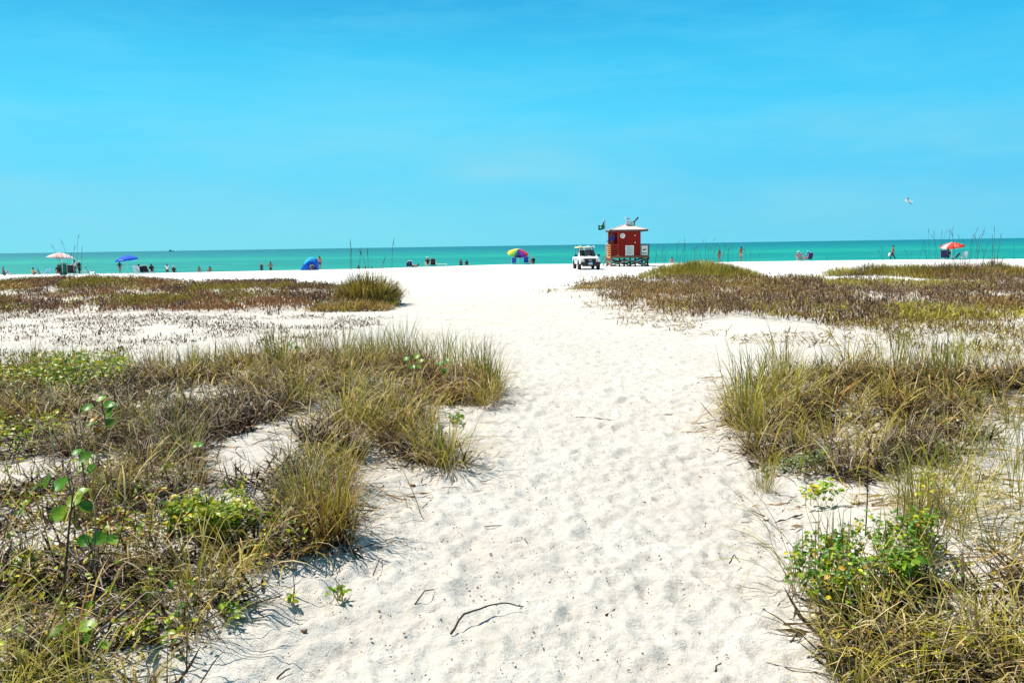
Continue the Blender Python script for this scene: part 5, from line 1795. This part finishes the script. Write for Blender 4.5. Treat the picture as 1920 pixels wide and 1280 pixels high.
def wood(name, c, var=.35):
    m = bpy.data.materials.get(name)
    if m:
        return m
    m = bpy.data.materials.new(name)
    m.use_nodes = True
    t = NT(m.node_tree)
    p = t.n['Principled BSDF']
    tcn = t.new('ShaderNodeTexCoord')
    nz = t.noise(t.mapped(tcn.outputs['Object'], (9, 9, 1.2)), 3.0, 5, .65)
    nb = t.noise(tcn.outputs['Object'], 1.4, 3, .6)
    k = t.math('ADD', t.math('MULTIPLY', t.math('ADD', nz, nb), var), 1 - var)
    cc = t.new('ShaderNodeCombineColor')
    for i in range(3):
        t.link(t.math('MULTIPLY', k, float(c[i]), True), cc.inputs[i])
    t.link(cc.outputs[0], p.inputs['Base Color'])
    p.inputs['Roughness'].default_value = .75
    p.inputs['Specular IOR Level'].default_value = .2
    _M[name] = m
    return m


W_RED = wood('red_painted_boards', (.23, .011, .006))
W_RED2 = wood('red_painted_rail', (.30, .03, .018))
W_SUNLIT = wood('timber_sunlight_in_colour', (.62, .24, .09))  # brighter orange puts the sunlight on the tower's left side into the colour
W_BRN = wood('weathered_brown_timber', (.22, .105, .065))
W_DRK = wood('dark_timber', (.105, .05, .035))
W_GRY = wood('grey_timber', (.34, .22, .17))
M_ROOF = mat('pale_pink_shingles', (.68, .55, .50), .85, .25, 14, 0, .4)
M_FASC = mat('dark_fascia', (.075, .06, .055), .7, .3)
DW, DD, DZ = 3.62, 3.5, 1.06
# deck
dk = MB()
dk.box((DW / 2, DD / 2, DZ - .03), (DW, DD, .06))
LTd = dk.build('deck', W_BRN, LT)
dj = MB()
dj.box((DW / 2, -.02, DZ - .15), (DW + .02, .045, .18)).box((DW / 2, DD + .02, DZ - .15), (DW, .045, .18))
dj.box((DW + .025, DD / 2, DZ - .15), (.045, DD, .18)).box((DW / 2, DD * .5, DZ - .15), (.08, DD, .17))
dj.build('joists', W_BRN, LTd)
MB().box((-.025, DD / 2, DZ - .14), (.05, DD, .22)).build('joist', W_SUNLIT, LTd)
# stilts and braces
for x in (.08, 1.30, 2.35, DW - .08):
    for y in (.12, DD - .12):
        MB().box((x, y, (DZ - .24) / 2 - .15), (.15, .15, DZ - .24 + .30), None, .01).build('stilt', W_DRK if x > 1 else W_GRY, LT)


def brace(a, b, m=W_DRK, w_=.15):
    a, b = Vector(a), Vector(b)
    d = (b - a).normalized()
    k = (Vector((d.z, 0, -d.x)) if abs(d.y) < .5 else Vector((0, d.z, -d.y))) * w_ / 2
    o = Vector((0, .05, 0)) if abs(d.y) < .5 else Vector((.05, 0, 0))
    MB().prism([a - k, a + k, b + k, b - k], o).build('brace', m, LT)


for y in (-.02, DD - .06):
    brace((.10, y, .12), (1.75, y, .62), W_GRY)
    brace((.10, y + .054, .74), (1.75, y + .054, .16))
    brace((1.80, y, .62), (3.50, y, .12), W_GRY)
    brace((1.80, y + .054, .16), (3.50, y + .054, .74))
for x in (.0, DW):
    brace((x, .1, .05), (x, DD - .1, .82), W_GRY)
    brace((x + .05, .1, .82), (x + .05, DD - .1, .05), W_DRK)
brace((-.5, .4, -.1), (-.05, .4, .85), W_GRY, .10)
brace((-.5, 2.6, -.1), (-.05, 2.6, .85), W_GRY, .10)
MB().bar((0.05, .0, .10), (3.6, .0, .06), .12, .05).build('sill_beam', W_DRK, LT)
# hut: walls as boards, porch recess at the left front
HX0, HX1, HY0, HY1, HZ = .82, 2.86, .06, 2.55, 3.46
wl = MB()
nb = 12
bw = (HX1 - HX0) / nb
for k in range(nb):
    wl.box((HX0 + bw * (k + .5), HY0 + .02 + .004 * (k % 2), (DZ + HZ) / 2), (bw - .008, .04, HZ - DZ))
wl.build('front_wall', W_RED, LT)
MB().box((HX1 - .02, (HY0 + .06 + HY1) / 2, (DZ + HZ) / 2), (.04, HY1 - HY0 - .06, HZ - DZ)).build('side_wall', W_RED, LT)
MB().box(((.12 + HX1) / 2, HY1 + .02, (DZ + HZ) / 2), (HX1 - .12, .04, HZ - DZ)).build('rear_wall', W_RED, LT)
MB().box((HX0 + .02, HY0 + .75, (DZ + HZ) / 2), (.04, 1.3, HZ - DZ)).build('partition_wall', W_RED2, LT)
MB().box((.46, HY0 + .02, HZ - .12), (.70, .05, .24)).build('porch_header', W_RED, LT)
MB().box((.10, HY0 + .02, (DZ + HZ) / 2), (.07, .07, HZ - DZ)).build('porch_post', W_RED2, LT)
MB().box((.10, HY1, (DZ + HZ) / 2), (.07, .07, HZ - DZ)).build('porch_post', W_RED2, LT)
MB().box((.44, HY1 - .05, DZ + 1.55), (.46, .04, 1.1)).build('door', W_BRN, LT)
# roof
ex0, ex1, ey0, ey1, ez = -.14, 3.46, -.36, 3.0, 3.36
px_, py_, pz_ = 1.66, 1.35, 3.98
rf = MB()
cs = [(ex0, ey0), (ex1, ey0), (ex1, ey1), (ex0, ey1)]
low_ = [rf.b.verts.new((x, y, ez + .13)) for x, y in cs]
und = [rf.b.verts.new((x, y, ez + .10)) for x, y in cs]
r1 = rf.b.verts.new((px_ - .25, py_, pz_))
r2 = rf.b.verts.new((px_ + .25, py_, pz_))
rf.b.faces.new((low_[0], low_[1], r2, r1))
rf.b.faces.new((low_[1], low_[2], r2))
rf.b.faces.new((low_[2], low_[3], r1, r2))
rf.b.faces.new((low_[3], low_[0], r1))
for k in range(4):
    rf.b.faces.new((low_[k], low_[(k + 1) % 4], und[(k + 1) % 4], und[k]))
rf.b.faces.new(und[::-1])
roof = rf.build('roof', M_ROOF, LT)
fa = MB()
fa.box(((ex0 + ex1) / 2, ey0 - .015, ez + .05), (ex1 - ex0 + .06, .03, .17)).box(((ex0 + ex1) / 2, ey1 + .015, ez + .05), (ex1 - ex0 + .06, .03, .17))
fa.box((ex0 - .015, (ey0 + ey1) / 2, ez + .05), (.03, ey1 - ey0, .17)).box((ex1 + .015, (ey0 + ey1) / 2, ez + .05), (.03, ey1 - ey0, .17))
fa.build('fascia', M_FASC, roof)
MB().box((1.66, 1.3, ez + .07), (3.5, 3.2, .04)).build('soffit', W_RED2, roof)
for (dx, dy, L_) in ((0, -1, 0), ):
    pass
for (c0, c1) in ((cs[0], (px_ - .25, py_)), (cs[1], (px_ + .25, py_))):
    MB().bar((c0[0], c0[1], ez + .15), (c1[0], c1[1], pz_ + .02), .10, .03).build('hip_cap', M_ROOF, roof)
# roof vent with slats
vt = MB()
for k in range(4):
    vt.box((1.95, 1.2, 3.98 + .10 * k), (.72 - .03 * k, .5, .045), Matrix.Rotation(.12, 3, 'Y'))
vt.box((1.72, 1.2, 4.10), (.06, .4, .42)).box((2.2, 1.2, 4.10), (.06, .4, .42))
vt.build('roof_vent', M_ROOF, roof)
# railings
rl = MB()
for k in range(5):
    rl.box((.42, -.045, DZ + .18 + .20 * k), (.78, .03, .11))
rl.box((.42, -.03, DZ + 1.05), (.84, .10, .05))
rl.build('front_railing', W_RED2, LT)
ro = MB()
for k in range(5):
    ro.box((-.06, DD / 2, DZ + .16 + .205 * k), (.03, DD - .1, .10))
for y in (.05, DD * .5, DD - .1):
    ro.box((-.02, y, DZ + .50), (.08, .09, 1.02))
ro.box((-.05, DD / 2, DZ + 1.06), (.10, DD, .05))
ro.build('side_railing', W_SUNLIT, LT)
rr_ = MB()
for k in range(5):
    rr_.box(((HX1 + DW) / 2 + .02, -.045, DZ + .14 + .20 * k), (DW - HX1, .03, .085))
    rr_.box((DW + .06, DD / 2, DZ + .14 + .20 * k), (.03, DD - .1, .085))
rr_.box((DW, .0, DZ + .5), (.09, .09, 1.04)).box((HX1 + .06, .0, DZ + .5), (.07, .06, 1.04)).box((DW, DD - .1, DZ + .5), (.09, .09, 1.04))
rr_.box(((HX1 + DW) / 2, -.02, DZ + 1.06), (DW - HX1 + .12, .12, .06)).box((DW + .02, DD / 2, DZ + 1.065), (.12, DD, .05))
rr_.build('right_railing', W_DRK, LT)
# things fixed on the front
rs = MB().lathe([(.235, 0), (.235, .03), (.2, .04)], (1.14, HY0 - .045, 2.92), 'Y', 26)
sg = rs.build('round_sign', mat('sign_white', (.78, .76, .72), .5, .05), LT)
cg = MB()
pts_o, pts_i = [], []
for k in range(15):
    a = math.radians(45 + 270 * k / 14)
    pts_o.append((1.14 + .125 * math.cos(a), HY0 - .062, 2.92 + .125 * math.sin(a)))
    pts_i.append((1.14 + .075 * math.cos(a), HY0 - .062, 2.92 + .075 * math.sin(a)))
cg.prism(pts_o + pts_i[::-1], (0, .008, 0))
cg.build('letter', mat('letter_grey', (.13, .14, .13), .6), sg)
for z in (2.95, 2.28):
    MB().box((2.32, HY0 - .03, z), (.10, .07, .09), None, .02).build('hook_plate', M_WHITE, LT)
nb_ = MB().box((1.80, HY0 - .03, 1.54), (.80, .05, .94), None, .01)
nbo = nb_.build('notice_board', mat('board_frame_white', (.80, .74, .72), .5, .05), LT)
MB().box((1.80, HY0 - .058, 1.54), (.64, .012, .78)).build('notice_sheet', mat('notice_pale_green', (.50, .56, .52), .6, .1), nbo)
tx = MB()
for k in range(9):
    for q in range(3):
        tx.box((1.56 + .2 * q + random.uniform(-.02, .02), HY0 - .066, 1.86 - .08 * k), (random.uniform(.08, .17), .004, .022))
tx.build('notice_text', mat('faint_print', (.33, .40, .37), .6), nbo)
sp_ = MB().box((3.20, -.085, 1.53), (.54, .03, .86), None, .008)
spo = sp_.build('information_sign', mat('sign_white', (.78, .76, .72)), LT)
bb = MB()
bb.box((3.18, -.104, 1.60), (.36, .006, .12)).box((3.10, -.104, 1.26), (.20, .006, .11)).box((3.32, -.104, 1.25), (.13, .006, .13))
bb.build('sign_blocks', CL['black'], spo)
bb = MB()
for k in range(3):
    bb.box((3.06 + .12 * k, -.104, 1.80), (.09, .006, .05))
bb.build('sign_print', mat('letter_grey', (.13, .14, .13)), spo)
# steps at the rear left
st = MB()
for k in range(4):
    st.box((-.75 + .18 * k, DD - .5, .22 + .24 * k), (.24, .8, .05))
st.build('steps', W_BRN, LT)

# flag pole with green flag, blue flag
M_POLE = mat('pale_pole', (.62, .60, .66), .4, .1)
fp0 = t0 + Vector((-.34, .05, DZ + .55))
fpl = thing('flag_pole', 'pale leaning flag pole at the left corner of the red tower', 'flag pole', fp0)
topv = Vector((-.30, 0, 2.95))
MB().tube([(0.03, 0, -.55), (0.02, 0, .3), tuple(topv)], .028, 8).build('pole', M_POLE, fpl, None, True)
MB().box((.03, .02, .0), (.10, .06, .10)).box((.03, .02, .40), (.10, .06, .10)).build('bracket', M_FASC, fpl)


def flag(loc, outline, m, name, label, ripple=.06, extra=None):
    """outline: grid corner curves top and bottom as functions on 0..1 -> (x,z)"""
    t = thing(name, label, 'flag', loc)
    b = MB()
    nx, nz_ = 12, 7
    g = []
    for i in range(nx + 1):
        u_ = i / nx
        tx_, tz_ = outline(u_, 0)
        bx_, bz_ = outline(u_, 1)
        col_ = []
        for k in range(nz_ + 1):
            v_ = k / nz_
            col_.append(b.b.verts.new((tx_ + (bx_ - tx_) * v_, ripple * math.sin(u_ * 9 + v_ * 2) * u_, tz_ + (bz_ - tz_) * v_)))
        g.append(col_)
    for i in range(nx):
        for k in range(nz_):
            b.b.faces.new((g[i][k], g[i + 1][k], g[i + 1][k + 1], g[i][k + 1]))
    f_ = b.build('cloth', m, t, None, True)
    f_.modifiers.new('cloth_thickness', 'SOLIDIFY').thickness = .008
    return t, f_


def green_o(u_, e):
    # hoist on the pole (right), fly to the left, upper hoist corner pulled up
    if e == 0:
        return (-.62 * u_, .95 - .60 * min(u_ * 2.2, 1) + .04 * math.sin(u_ * 8))
    return (.06 - .70 * u_, .06 - .16 * math.sin(u_ * math.pi * .62) + .0 * u_)


hoist = fp0 + topv * ((2.95 - .98) / 2.95)
gf, gfc = flag(hoist, green_o, cloth('flag_green', (.0, .10, .055)), 'green_flag', 'dark green flag flying at the top of the leaning pole', .09)
MB().ell((-.42, -.09, .14), (.075, .01, .07), 2).build('white_mark', CL['white'], gfc)


def blue_o(u_, e):
    if e == 0:
        return (.80 - .88 * u_, .76 - .86 * u_ ** 1.1)
    return (.74 - .82 * u_, .14 + .06 * math.sin(u_ * 3) - .24 * u_)


bf, _ = flag(fp0 + Vector((-.06, -.2, 1.34 - .55)), blue_o, cloth('flag_purple_blue', (.02, .018, .16)), 'blue_flag', 'dark blue flag drooping below the left eave of the red tower', .05)

# gull sitting on the roof vent, radio horn
M_GW = mat('gull_white', (.78, .78, .77), .7, .08)
M_GG = mat('gull_grey', (.24, .26, .29), .7, .12)
M_GB = mat('gull_beak', (.55, .33, .05), .5, .1)
M_GK = mat('gull_dark_tip', (.02, .02, .022), .7, .1)


def lofted(name, pts, rads, m, parent, n=10, flat=1.0):
    """one smooth tapered body along pts"""
    b = MB()
    secs_ = []
    for i, p in enumerate(pts):
        p = Vector(p)
        a = Vector(pts[max(i - 1, 0)])
        c = Vector(pts[min(i + 1, len(pts) - 1)])
        t_ = (c - a).normalized()
        u_ = t_.cross(Vector((0, 0, 1)))
        u_ = u_.normalized() if u_.length > 1e-4 else Vector((1, 0, 0))
        v_ = u_.cross(t_)
        secs_.append([p + (u_ * math.cos(2 * math.pi * k / n) + v_ * math.sin(2 * math.pi * k / n) * flat) * rads[i] for k in range(n)])
    b.loft(secs_)
    return b.build(name, m, parent, None, True)


gl = thing('perched_gull', 'gull perched on the left end of the roof vent of the red tower', 'gull', t0 + Vector((1.70, 1.2, 4.345)), math.pi * .52)
lofted('body', [(0, -.30, .16), (0, -.16, .17), (0, .0, .17), (0, .10, .20), (0, .16, .27), (0, .21, .34), (0, .25, .345), (0, .28, .34)], [.015, .06, .085, .08, .05, .052, .04, .012], M_GW, gl)
for s in (-1, 1):
    lofted('folded_wing', [(s * .065, .08, .20), (s * .085, -.10, .19), (s * .05, -.28, .18), (s * .02, -.38, .17)], [.03, .05, .03, .006], M_GG, gl, 8, 1.2)
    MB().tube([(s * .03, .0, .10), (s * .03, .01, 0.0)], .008, 5).build('leg', M_GB, gl)
lofted('beak', [(0, .27, .34), (0, .31, .335), (0, .335, .32)], [.016, .012, .004], M_GB, gl)
hn = thing('roof_loudspeaker', 'black horn loudspeaker angled up on the right end of the roof vent', 'loudspeaker', t0 + Vector((2.42, 1.15, 4.0)), 0)
MB().tube([(0, 0, -.22), (0, 0, .32)], .05, 8).build('post', M_BLK, hn)
MB().tube([(-.12, 0, .20), (.05, 0, .32), (.36, 0, .66)], .055, 8, 0, .085).build('horn', M_BLK, hn, None, True)

# ------------------------------------------------------------------ flying gull
fg_l = at(1703, 377, 62)
fg = thing('flying_gull', 'white and grey gull gliding in the sky above the right beach', 'gull', fg_l, 2.1)
fg.rotation_euler = (0.15, R(-24), 1.25)
lofted('body', [(0, -.26, .0), (0, -.18, .005), (0, -.05, .0), (0, .08, .01), (0, .16, .02), (0, .22, .025), (0, .26, .02)], [.02, .045, .07, .062, .045, .042, .015], M_GW, fg)
lofted('beak', [(0, .255, .02), (0, .29, .015), (0, .315, .005)], [.014, .010, .003], M_GB, fg)
lofted('tail', [(0, -.24, .0), (0, -.32, .0), (0, -.38, .0)], [.03, .06, .065], M_GW, fg, 10, .15)
for s in (-1, 1):
    wsec = []
    tsec = []
    for (f, yy, ch, zz) in ((.04, .06, .16, .03), (.22, .09, .17, .08), (.38, .05, .14, .09), (.50, -.03, .11, .06), (.60, -.12, .06, .02), (.66, -.20, .015, -.01)):
        sec_ = [(s * f, yy + ch * .35, zz), (s * f, yy, zz + .018), (s * f, yy - ch * .65, zz - .004), (s * f, yy, zz - .008)]
        (wsec if f <= .51 else tsec).append(sec_)
        if abs(f - .50) < .01:
            tsec.append(sec_)
    wg = MB().loft(wsec).build('wing', M_GG, fg, None, True)
    MB().loft(tsec).build('wing_tip', M_GK, wg, None, True)

# ------------------------------------------------------------------ ship on the horizon
shp = at(320.5, 470.3, 5200)
ship = thing('distant_ship', 'tiny dark ship on the horizon at left', 'ship', Vector((shp.x, 5200, -2.2)), .3)
M_SHIP = mat('ship_dark', (.03, .08, .10), .7, .1)
MB().loft([[(-14, -3, 0), (-14, 3, 0), (-14.5, 3.3, 4), (-14.5, -3.3, 4)], [(9, -3, 0), (9, 3, 0), (10, 3.4, 4), (10, -3.4, 4)], [(15, -.2, 0), (15, .2, 0), (18, .3, 5.5), (18, -.3, 5.5)]]).build('hull', M_SHIP, ship)
MB().box((-4, 0, 6.5), (9, 5, 5)).box((-3, 0, 10), (4, 3, 3)).build('superstructure', M_SHIP, ship)
MB().tube([(-3, 0, 11), (-3, 0, 17)], .35, 6).build('mast', M_SHIP, ship)
print('done', len(bpy.data.objects))
